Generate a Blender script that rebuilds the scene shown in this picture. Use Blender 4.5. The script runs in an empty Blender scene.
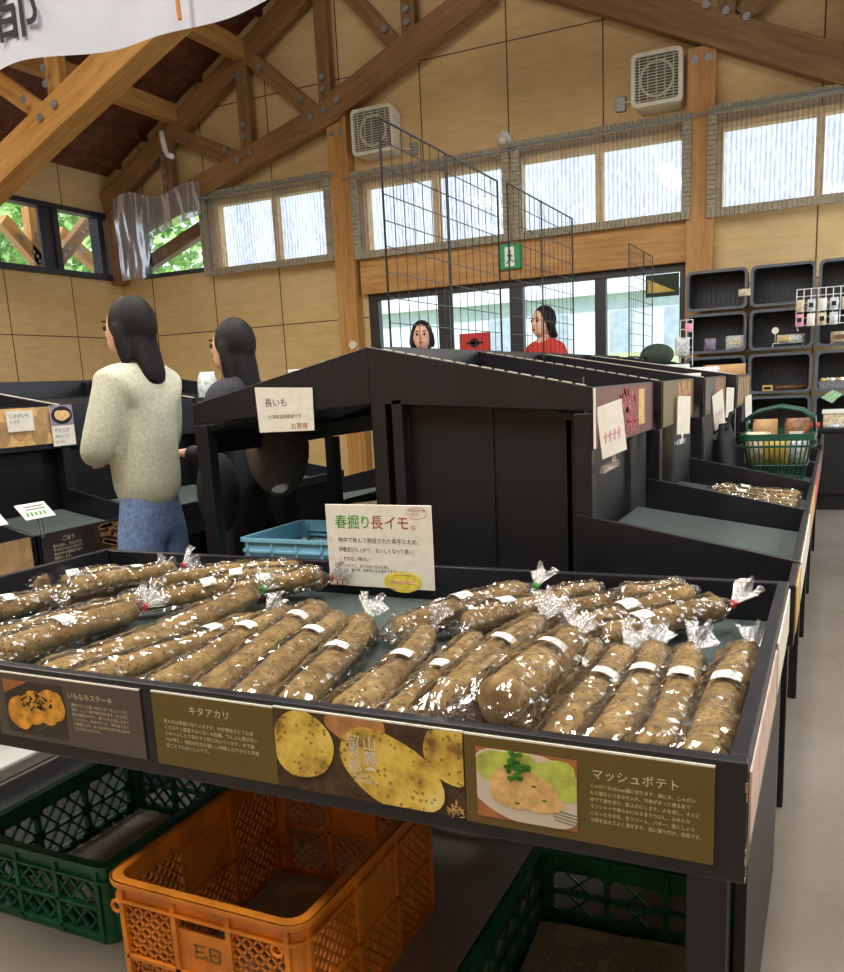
import bpy, bmesh, math, random
from mathutils import Vector, Matrix, noise
D = bpy.data
SC = bpy.context.scene
COL = SC.collection
V = Vector
R = math.radians

# ------------------------------------------------------------------ camera
cam_d = D.cameras.new('camera')
cam = D.objects.new('camera', cam_d)
COL.objects.link(cam)
yaw, pitch, roll = R(25.68), R(11.56), R(-2.85)
fw = V((-math.sin(yaw) * math.cos(pitch), math.cos(yaw) * math.cos(pitch), -math.sin(pitch)))
r0 = V((math.cos(yaw), math.sin(yaw), 0)); u0 = r0.cross(fw)
cr = math.cos(roll) * r0 + math.sin(roll) * u0
cu = -math.sin(roll) * r0 + math.cos(roll) * u0
cam.matrix_world = Matrix(((cr.x, cu.x, -fw.x, 0), (cr.y, cu.y, -fw.y, 0), (cr.z, cu.z, -fw.z, 1.2), (0, 0, 0, 1)))
cam_d.sensor_fit = 'HORIZONTAL'
cam_d.sensor_width = 36
cam_d.lens = 865.6 / 844 * 36
cam_d.shift_x = 0
cam_d.shift_y = 76 / 844
cam_d.clip_start = 0.05
SC.camera = cam

# ------------------------------------------------------------------ light
w = D.worlds.new('sky'); SC.world = w; w.use_nodes = True
bg = w.node_tree.nodes['Background']
bg.inputs[0].default_value = (0.76, 0.87, 1.0, 1)
bg.inputs[1].default_value = .85

def area(name, loc, target, sx, sy, power, col):
    l = D.lights.new(name, 'AREA'); l.shape = 'RECTANGLE'; l.size = sx; l.size_y = sy
    l.energy = power; l.color = col
    o = D.objects.new(name, l); COL.objects.link(o); o.location = loc
    o.rotation_euler = (V(target) - V(loc)).to_track_quat('-Z', 'Y').to_euler()
    return o
for i, (x, y) in enumerate(((-6.2, 1.0), (-4.2, .6), (-2.2, .4), (-.2, .4), (-5.4, 3.4), (-2.4, 3.6), (.6, 3.4))):
    area('ceiling_fill_%d' % i, (x, y, 4.1), (x, y, 0), .3, 2.0, 42, (1.0, .95, .87))  # unseen strip lamps added overhead to brighten the hall and glint on film
area('gable_fill', (-4.6, 2.6, 5.6), (-5.4, 9, 3.4), 2.6, 1.2, 48, (1.0, .95, .88))  # unseen fill lamp, added to brighten the gable wall
area('gable_fill_east', (-1.4, 2.6, 5.6), (-1.2, 9, 3.2), 2.6, 1.2, 48, (1.0, .96, .92))  # second unseen fill, added for the right part of the gable
area('east_window_fill_far', (2.15, 7.7, 1.7), (0, 7.7, .6), 1.8, 2.6, 45, (.86, .93, 1.0))  # area lamp added in the unseen right window to brighten the far floor
area('east_window_fill_near', (2.15, 2.4, 2.75), (.6, 2.4, 0), 2.3, 1.0, 28, (.90, .95, 1.0))  # the same added fill at the near unseen window, for the aisle floor
sun_d = D.lights.new('sun', 'SUN'); sun_d.energy = 2.4; sun_d.angle = R(4); sun_d.color = (1, .96, .9)
sun = D.objects.new('sun', sun_d); COL.objects.link(sun); sun.rotation_euler = (R(40), R(18), 0); sun.location = (0, 12, 12)
SC.view_settings.view_transform = 'Standard'
SC.view_settings.look = 'None'
SC.view_settings.gamma = 1
SC.view_settings.exposure = 0.92
SC.view_settings.use_curve_mapping = False
SC.cycles.transparent_max_bounces = 40

# ------------------------------------------------------------------ materials
def lin(c):
    return tuple(((x / 255) / 12.92 if x / 255 <= .04045 else ((x / 255 + .055) / 1.055) ** 2.4) for x in c)

class NT:
    def __init__(s, name):
        s.m = D.materials.new(name); s.m.use_nodes = True
        s.n = s.m.node_tree.nodes; s.l = s.m.node_tree.links
        s.b = s.n['Principled BSDF']; s.out = s.n['Material Output']
    def node(s, t, **kw):
        n = s.n.new(t)
        for k, v in kw.items():
            if k in n.inputs: n.inputs[k].default_value = v
            else: setattr(n, k, v)
        return n
    def link(s, a, b): s.l.new(a, b)
    def coord(s, scale=(1, 1, 1), rot=(0, 0, 0), kind='Object'):
        t = s.node('ShaderNodeTexCoord'); m = s.node('ShaderNodeMapping')
        m.inputs['Scale'].default_value = scale; m.inputs['Rotation'].default_value = rot
        s.link(t.outputs[kind], m.inputs[0]); return m.outputs[0]
    def ramp(s, fac, stops):
        r = s.node('ShaderNodeValToRGB'); e = r.color_ramp.elements
        while len(e) < len(stops): e.new(.5)
        for el, (p, c) in zip(e, stops):
            el.position = p; el.color = (*lin(c), 1)
        s.link(fac, r.inputs[0]); return r.outputs[0]
    def noise(s, vec, scale, detail=4, rough=.55, dist=0):
        n = s.node('ShaderNodeTexNoise'); n.inputs['Scale'].default_value = scale
        n.inputs['Detail'].default_value = detail; n.inputs['Roughness'].default_value = rough
        n.inputs['Distortion'].default_value = dist
        s.link(vec, n.inputs['Vector']); return n.outputs[0]
    def math(s, op, a, b=None, clamp=False):
        n = s.node('ShaderNodeMath', operation=op); n.use_clamp = clamp
        for i, x in enumerate((a, b)):
            if x is None: continue
            if isinstance(x, (int, float)): n.inputs[i].default_value = x
            else: s.link(x, n.inputs[i])
        return n.outputs[0]
    def bump(s, h, strength=.3, dist=.01):
        b = s.node('ShaderNodeBump'); b.inputs['Strength'].default_value = strength; b.inputs['Distance'].default_value = dist
        s.link(h, b.inputs['Height']); s.link(b.outputs[0], s.b.inputs['Normal']); return b.outputs[0]

def flat(name, rgb, rough=.6, var=.08, scale=20, metal=0, spec=.5, bump=0):
    t = NT(name); c = t.coord()
    n = t.noise(c, scale)
    a = tuple(max(0, x * (1 - var)) for x in rgb); b = tuple(min(255, x * (1 + var)) for x in rgb)
    t.link(t.ramp(n, [(.3, a), (.7, b)]), t.b.inputs['Base Color'])
    t.b.inputs['Roughness'].default_value = rough; t.b.inputs['Metallic'].default_value = metal
    t.b.inputs['Specular IOR Level'].default_value = spec
    if bump: t.bump(n, bump, .005)
    return t.m

def wood(name, dark, mid, light, rough=.55, sc=(1.2, 14, 14), bump=.08):
    t = NT(name); c = t.coord(sc)
    n = t.noise(c, 1.6, 6, .6, .6)
    c2 = t.coord((.8, 3, 3)); n2 = t.noise(c2, 1.1, 3)
    f = t.math('ADD', t.math('MULTIPLY', n, .65), t.math('MULTIPLY', n2, .35))
    t.link(t.ramp(f, [(.32, dark), (.5, mid), (.68, light)]), t.b.inputs['Base Color'])
    t.b.inputs['Roughness'].default_value = rough
    t.bump(n, bump, .004)
    return t.m

M = {}
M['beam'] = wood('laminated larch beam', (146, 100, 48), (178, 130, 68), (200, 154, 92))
M['beam_dark'] = wood('dark larch beam', (104, 74, 42), (132, 96, 56), (152, 114, 70))  # darker tone of the larch
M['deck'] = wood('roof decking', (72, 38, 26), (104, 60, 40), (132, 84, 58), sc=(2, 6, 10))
M['pale_wood'] = wood('pale window timber', (214, 174, 104), (234, 198, 130), (244, 216, 156))

def panel_wall(name, axis):
    t = NT(name)
    c = t.coord(); sep = t.node('ShaderNodeSeparateXYZ'); t.link(c, sep.inputs[0])
    u = sep.outputs[axis]; z = sep.outputs[2]
    g = t.noise(t.coord((2, 2, 9)), 2.2, 6, .6, .4); g2 = t.noise(t.coord((1, 1, 1)), .9, 3)
    f = t.math('ADD', t.math('MULTIPLY', g, .5), t.math('MULTIPLY', g2, .5))
    colr = t.ramp(f, [(.3, (186, 156, 106)), (.5, (204, 175, 122)), (.7, (216, 189, 138))])
    fr = t.math('FRACT', t.math('DIVIDE', t.math('ADD', u, 20.0 if axis == 0 else 20.3), .965))
    sv = t.math('LESS_THAN', t.math('ABSOLUTE', t.math('SUBTRACT', fr, .5)), .0075)
    sh = None
    for zz in (1.98, 4.5, 7.0):
        q = t.math('LESS_THAN', t.math('ABSOLUTE', t.math('SUBTRACT', z, zz)), .006)
        sh = q if sh is None else t.math('MAXIMUM', sh, q)
    seam = t.math('MAXIMUM', sv, sh)
    mx = t.node('ShaderNodeMix', data_type='RGBA'); t.link(seam, mx.inputs[0]); t.link(colr, mx.inputs[6])
    mx.inputs[7].default_value = (*lin((86, 62, 36)), 1)
    t.link(mx.outputs[2], t.b.inputs['Base Color']); t.b.inputs['Roughness'].default_value = .6
    t.bump(t.math('SUBTRACT', 1.0, seam), .4, .01)
    return t.m
M['panel_x'] = panel_wall('plywood panels gable', 0)
M['panel_y'] = panel_wall('plywood panels side', 1)

M['black'] = flat('black stained wood', (23, 24, 31), .36, .22, 9, bump=.03)
M['black2'] = flat('black painted board', (14, 15, 20), .5, .2, 7, bump=.04)
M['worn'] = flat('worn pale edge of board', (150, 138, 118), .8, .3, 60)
M['felt'] = flat('dark green grey matting', (66, 76, 74), .95, .3, 260, bump=.5)
M['dark_frame'] = flat('dark window frame', (38, 38, 42), .4, .1, 10)
M['white_plastic'] = flat('off white plastic', (214, 210, 190), .45, .05, 8)
M['white_card'] = flat('white card', (232, 230, 220), .6, .03, 30)
M['white'] = flat('white paint', (236, 236, 232), .5, .02, 10)
M['steel'] = flat('galvanised steel', (140, 144, 146), .5, .15, 60, metal=.6)
M['wire_black'] = flat('black coated wire', (30, 30, 36), .4, .1, 30)
M['wire_white'] = flat('white coated wire', (226, 228, 228), .4, .05, 30)
M['orange'] = flat('orange polythene', (212, 128, 36), .42, .12, 14, bump=.04)
M['green'] = flat('dark green polythene', (18, 92, 66), .42, .15, 14, bump=.04)
M['green_dk'] = flat('basket green', (22, 74, 58), .42, .15, 14)
M['blue'] = flat('light blue polythene', (140, 200, 226), .42, .05, 14)
M['paleblue'] = flat('pale blue polythene', (176, 208, 236), .42, .05, 14)
M['black_crate'] = flat('black polythene crate', (46, 50, 58), .42, .15, 14)
M['crate_rim'] = flat('crate rim', (84, 90, 98), .4, .12, 14)
M['ink'] = flat('black ink', (26, 24, 28), .8, .05, 30)
M['cream_ink'] = flat('cream print', (226, 218, 186), .7, .02, 30)
M['green_ink'] = flat('green marker', (64, 150, 46), .7, .1, 60)
M['red_ink'] = flat('brown red marker', (160, 70, 44), .7, .1, 60)
M['red'] = flat('red twist tie', (206, 40, 44), .4, .05, 30)
M['tie_green'] = flat('green twist tie', (60, 160, 60), .4, .05, 30)
M['tie_clear'] = flat('clear twist tie', (206, 204, 190), .4, .05, 30)
M['olive'] = flat('olive poster print', (104, 88, 40), .45, .05, 8)
M['grey_print'] = flat('grey poster print', (86, 80, 76), .45, .05, 8)
M['dark_print'] = flat('dark poster print', (58, 50, 46), .45, .08, 8)
M['burgundy'] = flat('burgundy poster print', (98, 46, 50), .45, .1, 8)
M['beans'] = flat('red beans print', (190, 70, 84), .5, .35, 50)
M['banner'] = flat('banner cloth', (188, 192, 204), .8, .02, 6)
M['banner_string'] = flat('orange string', (190, 120, 60), .7, .1, 60)
M['exit_green'] = flat('exit green', (28, 150, 92), .5, .03, 8)
M['exit_white'] = flat('exit white', (226, 240, 226), .5, .02, 8)
M['yellow'] = flat('yellow marker', (228, 214, 70), .7, .08, 60)
M['pink'] = flat('pink marker', (226, 160, 176), .7, .08, 60)
M['pale_pink'] = flat('pale pink poster edge', (214, 190, 180), .5, .1, 20)
M['parsley'] = flat('parsley print', (50, 116, 30), .6, .4, 120)
M['lettuce'] = flat('lettuce print', (188, 206, 96), .5, .15, 30)
M['mash'] = flat('mashed potato print', (226, 190, 128), .5, .12, 60)
M['plate'] = flat('plate print', (222, 214, 204), .5, .04, 10)
M['table_print'] = flat('tabletop print', (168, 108, 66), .5, .15, 20)
M['soil_print'] = flat('soil print', (70, 54, 38), .7, .3, 40)
M['fried'] = flat('fried potato print', (216, 150, 54), .5, .25, 50)
M['nori'] = flat('herb topping print', (58, 60, 26), .6, .5, 200)
M['stick'] = flat('burdock print', (178, 128, 84), .6, .2, 40)
M['spud_pale'] = flat('pale potato print', (214, 176, 112), .6, .12, 20)
M['skin'] = flat('skin', (218, 170, 142), .5, .04, 12)
M['hair'] = flat('black hair', (24, 21, 23), .62, .3, 90, spec=.25)
M['cream_knit'] = flat('cream green knit', (196, 198, 178), .9, .08, 90, bump=.3)
M['denim'] = flat('blue denim', (104, 126, 166), .85, .15, 60, bump=.2)
M['charcoal'] = flat('charcoal cloth', (54, 54, 62), .9, .15, 60)
M['brown_cloth'] = flat('dark brown cloth', (84, 72, 62), .9, .15, 50)
M['black_cloth'] = flat('black cloth', (34, 33, 36), .9, .15, 60)
M['white_cloth'] = flat('white cloth', (222, 224, 226), .85, .04, 40)
M['red_cloth'] = flat('red cloth', (196, 58, 50), .8, .08, 30)
M['shoe'] = flat('pale shoe', (200, 196, 190), .6, .08, 30)
M['carton'] = flat('white carton', (222, 222, 220), .6, .03, 10)
M['kraft'] = flat('kraft paper', (176, 140, 96), .7, .1, 20)
M['lilac'] = flat('lilac packet', (140, 128, 156), .5, .2, 30)
M['beige_pack'] = flat('beige packet', (202, 190, 160), .5, .2, 40)
M['silver_pack'] = flat('silver packet', (196, 204, 212), .3, .25, 50)
M['brown_pack'] = flat('brown packet', (120, 84, 56), .5, .3, 40)
M['gold_tag'] = flat('gold tag', (204, 178, 86), .5, .1, 30)
M['mint'] = flat('mint card', (150, 190, 150), .6, .15, 40)
M['hat'] = flat('dark green cloth', (58, 70, 62), .9, .1, 30)
M['facade'] = flat('pale blue cladding', (200, 212, 228), .7, .05, 3)
M['shutter'] = flat('grey roller shutter', (156, 172, 190), .6, .08, 3)
M['roof_far'] = flat('pale far roof', (196, 206, 214), .6, .05, 3)
M['lawn'] = flat('lawn', (160, 176, 124), .95, .2, 3)
M['paving'] = flat('pale paving', (196, 194, 188), .9, .08, 2)
M['leaf'] = flat('leaf green', (146, 182, 112), .7, .35, 5)
M['grey_dot'] = flat('grey pencil', (120, 90, 40), .8, .1, 40)
M['label_grey'] = flat('grey print', (96, 92, 88), .7, .05, 40)

def floor_mat():
    t = NT('polished concrete'); c = t.coord()
    n = t.noise(c, 1.1, 5, .6, .3); n2 = t.noise(c, 26, 5, .7)
    f = t.math('ADD', t.math('MULTIPLY', n, .85), t.math('MULTIPLY', n2, .15))
    t.link(t.ramp(f, [(.3, (126, 118, 108)), (.5, (142, 134, 124)), (.7, (156, 149, 140))]), t.b.inputs['Base Color'])
    t.link(t.math('ADD', t.math('MULTIPLY', n2, .2), .13), t.b.inputs['Roughness'])
    t.bump(n2, .05, .004); return t.m
M['floor'] = floor_mat()

def yam_mat():
    t = NT('long yam skin'); oi = t.node('ShaderNodeObjectInfo')
    tc = t.node('ShaderNodeTexCoord'); mp = t.node('ShaderNodeMapping'); t.link(tc.outputs['Object'], mp.inputs[0])
    ad = t.node('ShaderNodeVectorMath', operation='ADD'); t.link(mp.outputs[0], ad.inputs[0])
    sc = t.node('ShaderNodeVectorMath', operation='SCALE'); sc.inputs[0].default_value = (7, 3, 5); t.link(oi.outputs['Random'], sc.inputs['Scale'])
    t.link(sc.outputs[0], ad.inputs[1]); c = ad.outputs[0]
    n = t.noise(c, 24, 6, .65); n2 = t.noise(c, 9, 3)
    v = t.node('ShaderNodeTexVoronoi'); v.inputs['Scale'].default_value = 85; t.link(c, v.inputs['Vector'])
    spot = t.math('LESS_THAN', v.outputs['Distance'], .27)
    spot = t.math('MULTIPLY', spot, t.math('GREATER_THAN', n2, .47))
    f = t.math('ADD', t.math('MULTIPLY', n, .6), t.math('MULTIPLY', n2, .4))
    col = t.ramp(f, [(.3, (84, 64, 32)), (.43, (132, 104, 54)), (.55, (162, 131, 74)), (.72, (200, 168, 112))])
    mx = t.node('ShaderNodeMix', data_type='RGBA'); mx.blend_type = 'MULTIPLY'
    t.link(t.math('MULTIPLY', spot, .8), mx.inputs[0]); t.link(col, mx.inputs[6]); mx.inputs[7].default_value = (.28, .2, .12, 1)
    t.link(mx.outputs[2], t.b.inputs['Base Color']); t.b.inputs['Roughness'].default_value = .75
    t.bump(t.math('ADD', n, t.math('MULTIPLY', spot, -.4)), .55, .006)
    return t.m
M['yam'] = yam_mat()

def potato_print():
    t = NT('potato print'); c = t.coord()
    n = t.noise(c, 14, 5, .6); v = t.node('ShaderNodeTexVoronoi'); v.inputs['Scale'].default_value = 95; t.link(c, v.inputs['Vector'])
    sp = t.math('MULTIPLY', t.math('LESS_THAN', v.outputs['Distance'], .3), t.math('GREATER_THAN', t.noise(c, 22), .5))
    col = t.ramp(n, [(.34, (128, 98, 48)), (.45, (208, 176, 76)), (.56, (240, 214, 100)), (.72, (248, 232, 156))])
    mx = t.node('ShaderNodeMix', data_type='RGBA'); t.link(t.math('MULTIPLY', sp, .7), mx.inputs[0]); t.link(col, mx.inputs[6])
    mx.inputs[7].default_value = (*lin((120, 88, 40)), 1)
    t.link(mx.outputs[2], t.b.inputs['Base Color']); t.b.inputs['Roughness'].default_value = .45
    return t.m
M['potato'] = potato_print()

def film(name, clear=.86, tint=(1, 1, 1), bump=.5, scale=38, haze=.06, rough=.08, fres=.95):
    t = NT(name)
    tr = t.node('ShaderNodeBsdfTransparent'); tr.inputs[0].default_value = (*tint, 1)
    gl = t.node('ShaderNodeBsdfGlossy'); gl.inputs['Roughness'].default_value = rough
    df = t.node('ShaderNodeBsdfDiffuse'); df.inputs[0].default_value = (.9, .9, .9, 1)
    c = t.coord(); n = t.noise(c, scale, 3, .5, 1.2)
    b = t.node('ShaderNodeBump'); b.inputs['Strength'].default_value = bump; b.inputs['Distance'].default_value = .01
    t.link(n, b.inputs['Height']); t.link(b.outputs[0], gl.inputs['Normal'])
    fr = t.node('ShaderNodeLayerWeight'); fr.inputs[0].default_value = .28; t.link(b.outputs[0], fr.inputs['Normal'])
    f = t.math('ADD', t.math('MULTIPLY', fr.outputs['Fresnel'], fres), 1 - clear, True)
    m1 = t.node('ShaderNodeMixShader'); t.link(f, m1.inputs[0]); t.link(tr.outputs[0], m1.inputs[1]); t.link(gl.outputs[0], m1.inputs[2])
    m2 = t.node('ShaderNodeMixShader'); m2.inputs[0].default_value = haze; t.link(m1.outputs[0], m2.inputs[1]); t.link(df.outputs[0], m2.inputs[2])
    t.link(m2.outputs[0], t.out.inputs[0]); t.n.remove(t.b); return t.m
M['film'] = film('clear cellophane', .925, bump=.3, scale=17, haze=.014, rough=.07)
M['tuft'] = film('crumpled cellophane', .72, bump=1, scale=60, haze=.10, rough=.15)
M['clip'] = film('clear plastic clip', .8, bump=.3, scale=30, haze=.08)
M['pane'] = film('window glass', .985, (1, 1, 1), 0, 3, 0, .04, .05)
M['haze_sheet'] = film('dark plastic sheet', .96, (.52, .50, .50), .5, 9, .16, .3)

def screen_mat():
    t = NT('translucent corrugated sheet')
    tr = t.node('ShaderNodeBsdfTransparent'); tr.inputs[0].default_value = (.94, .96, 1, 1)
    tl = t.node('ShaderNodeBsdfTranslucent'); tl.inputs[0].default_value = (.9, .93, 1, 1)
    gl = t.node('ShaderNodeBsdfGlossy'); gl.inputs['Roughness'].default_value = .25
    df = t.node('ShaderNodeBsdfDiffuse'); df.inputs[0].default_value = (.6, .6, .58, 1)
    c = t.coord(); sx = t.node('ShaderNodeSeparateXYZ'); t.link(c, sx.inputs[0])
    rib = t.math('ABSOLUTE', t.math('SUBTRACT', t.math('FRACT', t.math('DIVIDE', sx.outputs[0], .042)), .5))
    n = t.noise(t.coord((46, 1, 5)), 1.5, 5, .7, .5)
    f = t.math('ADD', t.math('MULTIPLY', n, .75), t.math('MULTIPLY', rib, .5))
    t.link(t.ramp(f, [(.36, (186, 184, 200)), (.5, (234, 235, 241)), (.64, (252, 252, 253))]), tr.inputs[0])
    m1 = t.node('ShaderNodeMixShader'); m1.inputs[0].default_value = .93; t.link(tl.outputs[0], m1.inputs[1]); t.link(tr.outputs[0], m1.inputs[2])
    m2 = t.node('ShaderNodeMixShader'); m2.inputs[0].default_value = .03; t.link(m1.outputs[0], m2.inputs[1]); t.link(df.outputs[0], m2.inputs[2])
    m3 = t.node('ShaderNodeMixShader'); m3.inputs[0].default_value = .05; t.link(m2.outputs[0], m3.inputs[1]); t.link(gl.outputs[0], m3.inputs[2])
    t.link(m3.outputs[0], t.out.inputs[0]); t.n.remove(t.b); return t.m
M['screen'] = screen_mat()
M['screen_edge'] = flat('grey quilted edging', (150, 142, 122), .7, .12, 30)

def newsprint():
    t = NT('newsprint'); c = t.coord((1, 1, 1))
    wv = t.node('ShaderNodeTexWave'); wv.bands_direction = 'Y'; wv.inputs['Scale'].default_value = 55; wv.inputs['Distortion'].default_value = .4; t.link(c, wv.inputs[0])
    n = t.noise(t.coord((60, 120, 1)), 2, 3); n2 = t.noise(c, 9, 1)
    f = t.math('MULTIPLY', t.math('MULTIPLY', wv.outputs[1], t.math('GREATER_THAN', n, .45)), t.math('GREATER_THAN', n2, .42))
    t.link(t.ramp(f, [(.1, (186, 180, 168)), (.9, (110, 106, 100))]), t.b.inputs['Base Color']); t.b.inputs['Roughness'].default_value = .9
    return t.m
M['news'] = newsprint()

def label_mat():
    t = NT('price label'); c = t.coord()
    n = t.noise(t.coord((1, 1, 1)), 140, 1)
    t.link(t.ramp(n, [(.60, (236, 234, 226)), (.64, (150, 146, 140))]), t.b.inputs['Base Color']); t.b.inputs['Roughness'].default_value = .5
    return t.m
M['label'] = label_mat()

# ------------------------------------------------------------------ helpers
WL = {}                                       # world location of every object's origin

class MB:
    def __init__(s): s.v = []; s.f = []; s.mi = []; s.cur = 0
    def mat(s, i): s.cur = i; return s
    def add(s, vs, fs):
        k = len(s.v); s.v += [V(p) for p in vs]
        for f in fs: s.f.append([k + i for i in f]); s.mi.append(s.cur)
        return s
    def box(s, a, b):
        (x0, y0, z0), (x1, y1, z1) = a, b
        return s.add([(x0, y0, z0), (x1, y0, z0), (x1, y1, z0), (x0, y1, z0), (x0, y0, z1), (x1, y0, z1), (x1, y1, z1), (x0, y1, z1)],
                     [(0, 3, 2, 1), (4, 5, 6, 7), (0, 1, 5, 4), (1, 2, 6, 5), (2, 3, 7, 6), (3, 0, 4, 7)])
    def bar(s, p, q, wd, th, up=(0, 0, 1)):
        p, q = V(p), V(q); d = (q - p).normalized(); up = V(up)
        if abs(d.dot(up)) > .99: up = V((0, 1, 0))
        sd = d.cross(up).normalized(); u = sd.cross(d)
        a, b = sd * wd / 2, u * th / 2
        vs = [p - a - b, p + a - b, p + a + b, p - a + b, q - a - b, q + a - b, q + a + b, q - a + b]
        return s.add(vs, [(0, 1, 2, 3), (4, 7, 6, 5), (0, 4, 5, 1), (1, 5, 6, 2), (2, 6, 7, 3), (3, 7, 4, 0)])
    def tube(s, pts, r, n=8, cap=True, closed=False):
        pts = [V(p) for p in pts]; rs = r if isinstance(r, (list, tuple)) else [r] * len(pts)
        k = len(s.v); N = len(pts); prev = None
        for i, p in enumerate(pts):
            if closed: d = (pts[(i + 1) % N] - pts[i - 1]).normalized()
            else: d = (pts[min(i + 1, N - 1)] - pts[max(i - 1, 0)]).normalized()
            a = d.orthogonal().normalized() if prev is None else (prev - d * prev.dot(d)).normalized()
            prev = a; b = d.cross(a)
            for j in range(n):
                t = 2 * math.pi * j / n
                s.v.append(p + (a * math.cos(t) + b * math.sin(t)) * rs[i])
        for i in range(N if closed else N - 1):
            i2 = (i + 1) % N
            for j in range(n):
                s.f.append([k + i * n + j, k + i * n + (j + 1) % n, k + i2 * n + (j + 1) % n, k + i2 * n + j]); s.mi.append(s.cur)
        if cap and not closed:
            s.f.append([k + j for j in range(n)][::-1]); s.mi.append(s.cur)
            s.f.append([k + (N - 1) * n + j for j in range(n)]); s.mi.append(s.cur)
        return s
    def prism(s, pts, ext):                     # outline (3d points) extruded by vector
        n = len(pts); ext = V(ext); pts = [V(p) for p in pts]
        return s.add(pts + [p + ext for p in pts], [tuple(range(n))[::-1], tuple(range(n, 2 * n))] + [(i, (i + 1) % n, n + (i + 1) % n, n + i) for i in range(n)])
    def ball(s, c, r, nu=12, nv=8, sc=(1, 1, 1)):
        k = len(s.v); c = V(c)
        for i in range(1, nv):
            ph = math.pi * i / nv
            for j in range(nu):
                th = 2 * math.pi * j / nu
                s.v.append(c + V((math.sin(ph) * math.cos(th) * sc[0], math.sin(ph) * math.sin(th) * sc[1], math.cos(ph) * sc[2])) * r)
        t = len(s.v); s.v += [c + V((0, 0, r * sc[2])), c - V((0, 0, r * sc[2]))]
        for i in range(nv - 2):
            for j in range(nu):
                s.f.append([k + i * nu + j, k + (i + 1) * nu + j, k + (i + 1) * nu + (j + 1) % nu, k + i * nu + (j + 1) % nu]); s.mi.append(s.cur)
        for j in range(nu):
            s.f.append([t, k + j, k + (j + 1) % nu]); s.mi.append(s.cur)
            e = k + (nv - 2) * nu; s.f.append([t + 1, e + (j + 1) % nu, e + j]); s.mi.append(s.cur)
        return s
    def grid(s, fn, nu, nv):
        k = len(s.v)
        for i in range(nu + 1):
            for j in range(nv + 1): s.v.append(V(fn(i / nu, j / nv)))
        for i in range(nu):
            for j in range(nv):
                a = k + i * (nv + 1) + j; s.f.append([a, a + nv + 1, a + nv + 2, a + 1]); s.mi.append(s.cur)
        return s
    def build(s, name, mats, parent=None, smooth=False, bevel=0, origin=None, recalc=True):
        if not isinstance(mats, (list, tuple)): mats = [mats]
        if origin is not None: o0 = V(origin)
        elif parent is not None: o0 = WL[parent].copy()
        else:
            xs = [p.x for p in s.v]; ys = [p.y for p in s.v]; zs = [p.z for p in s.v]
            o0 = V(((min(xs) + max(xs)) / 2, (min(ys) + max(ys)) / 2, min(zs)))
        me = D.meshes.new(name)
        me.from_pydata([tuple(p - o0) for p in s.v], [], s.f)
        for m in mats: me.materials.append(M[m] if isinstance(m, str) else m)
        if len(mats) > 1: me.polygons.foreach_set('material_index', s.mi)
        if recalc:
            bm = bmesh.new(); bm.from_mesh(me); bmesh.ops.recalc_face_normals(bm, faces=bm.faces); bm.to_mesh(me); bm.free()
        if smooth: me.polygons.foreach_set('use_smooth', [True] * len(me.polygons))
        me.update()
        o = D.objects.new(name, me); COL.objects.link(o)
        if parent is not None: o.parent = parent; o.location = o0 - WL[parent]
        else: o.location = o0
        WL[o] = o0
        if bevel:
            b = o.modifiers.new('bevel', 'BEVEL'); b.width = bevel; b.segments = 2; b.limit_method = 'ANGLE'
        return o

def tag(o, label, cat, group=None, kind=None):
    if label: o['label'] = label
    if cat: o['category'] = cat
    if group: o['group'] = group
    if kind: o['kind'] = kind
    return o
def thing(name, loc, label, cat, group=None, kind=None):
    o = D.objects.new(name, None); COL.objects.link(o); o.location = loc; o.empty_display_size = .05
    WL[o] = V(loc); return tag(o, label, cat, group, kind)
def struct(o, label=None):
    o['kind'] = 'structure'
    if label: o['label'] = label
    return o
def copy_thing(src, loc, label, group=None):
    c = src.copy(); COL.objects.link(c); c.location = loc; WL[c] = V(loc)
    for ch in src.children:
        d = ch.copy(); COL.objects.link(d); d.parent = c; WL[d] = WL[c] + (WL[ch] - WL[src])
        for g in ch.children:
            e = g.copy(); COL.objects.link(e); e.parent = d; WL[e] = WL[d] + (WL[g] - WL[ch])
    if label: c['label'] = label
    if group: c['group'] = group
    return c

def beam(name, p, q, wd, th, mat, parent=None, up=(0, 0, 1), bevel=.004, label=None):   # timber with its grain along it
    p, q = V(p), V(q); d = q - p; L = d.length; d.normalize(); up = V(up)
    if abs(d.dot(up)) > .99: up = V((0, 1, 0))
    sd = up.cross(d).normalized(); u = d.cross(sd)
    mb = MB().box((0, -wd / 2, -th / 2), (L, wd / 2, th / 2))
    o = mb.build(name, mat, None, bevel=bevel, origin=(0, 0, 0))
    rot = Matrix((d, sd, u)).transposed()
    o.rotation_euler = rot.to_euler()
    if parent is not None: o.parent = parent; o.location = p - WL[parent]
    else: o.location = p
    WL[o] = p
    return o

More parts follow.
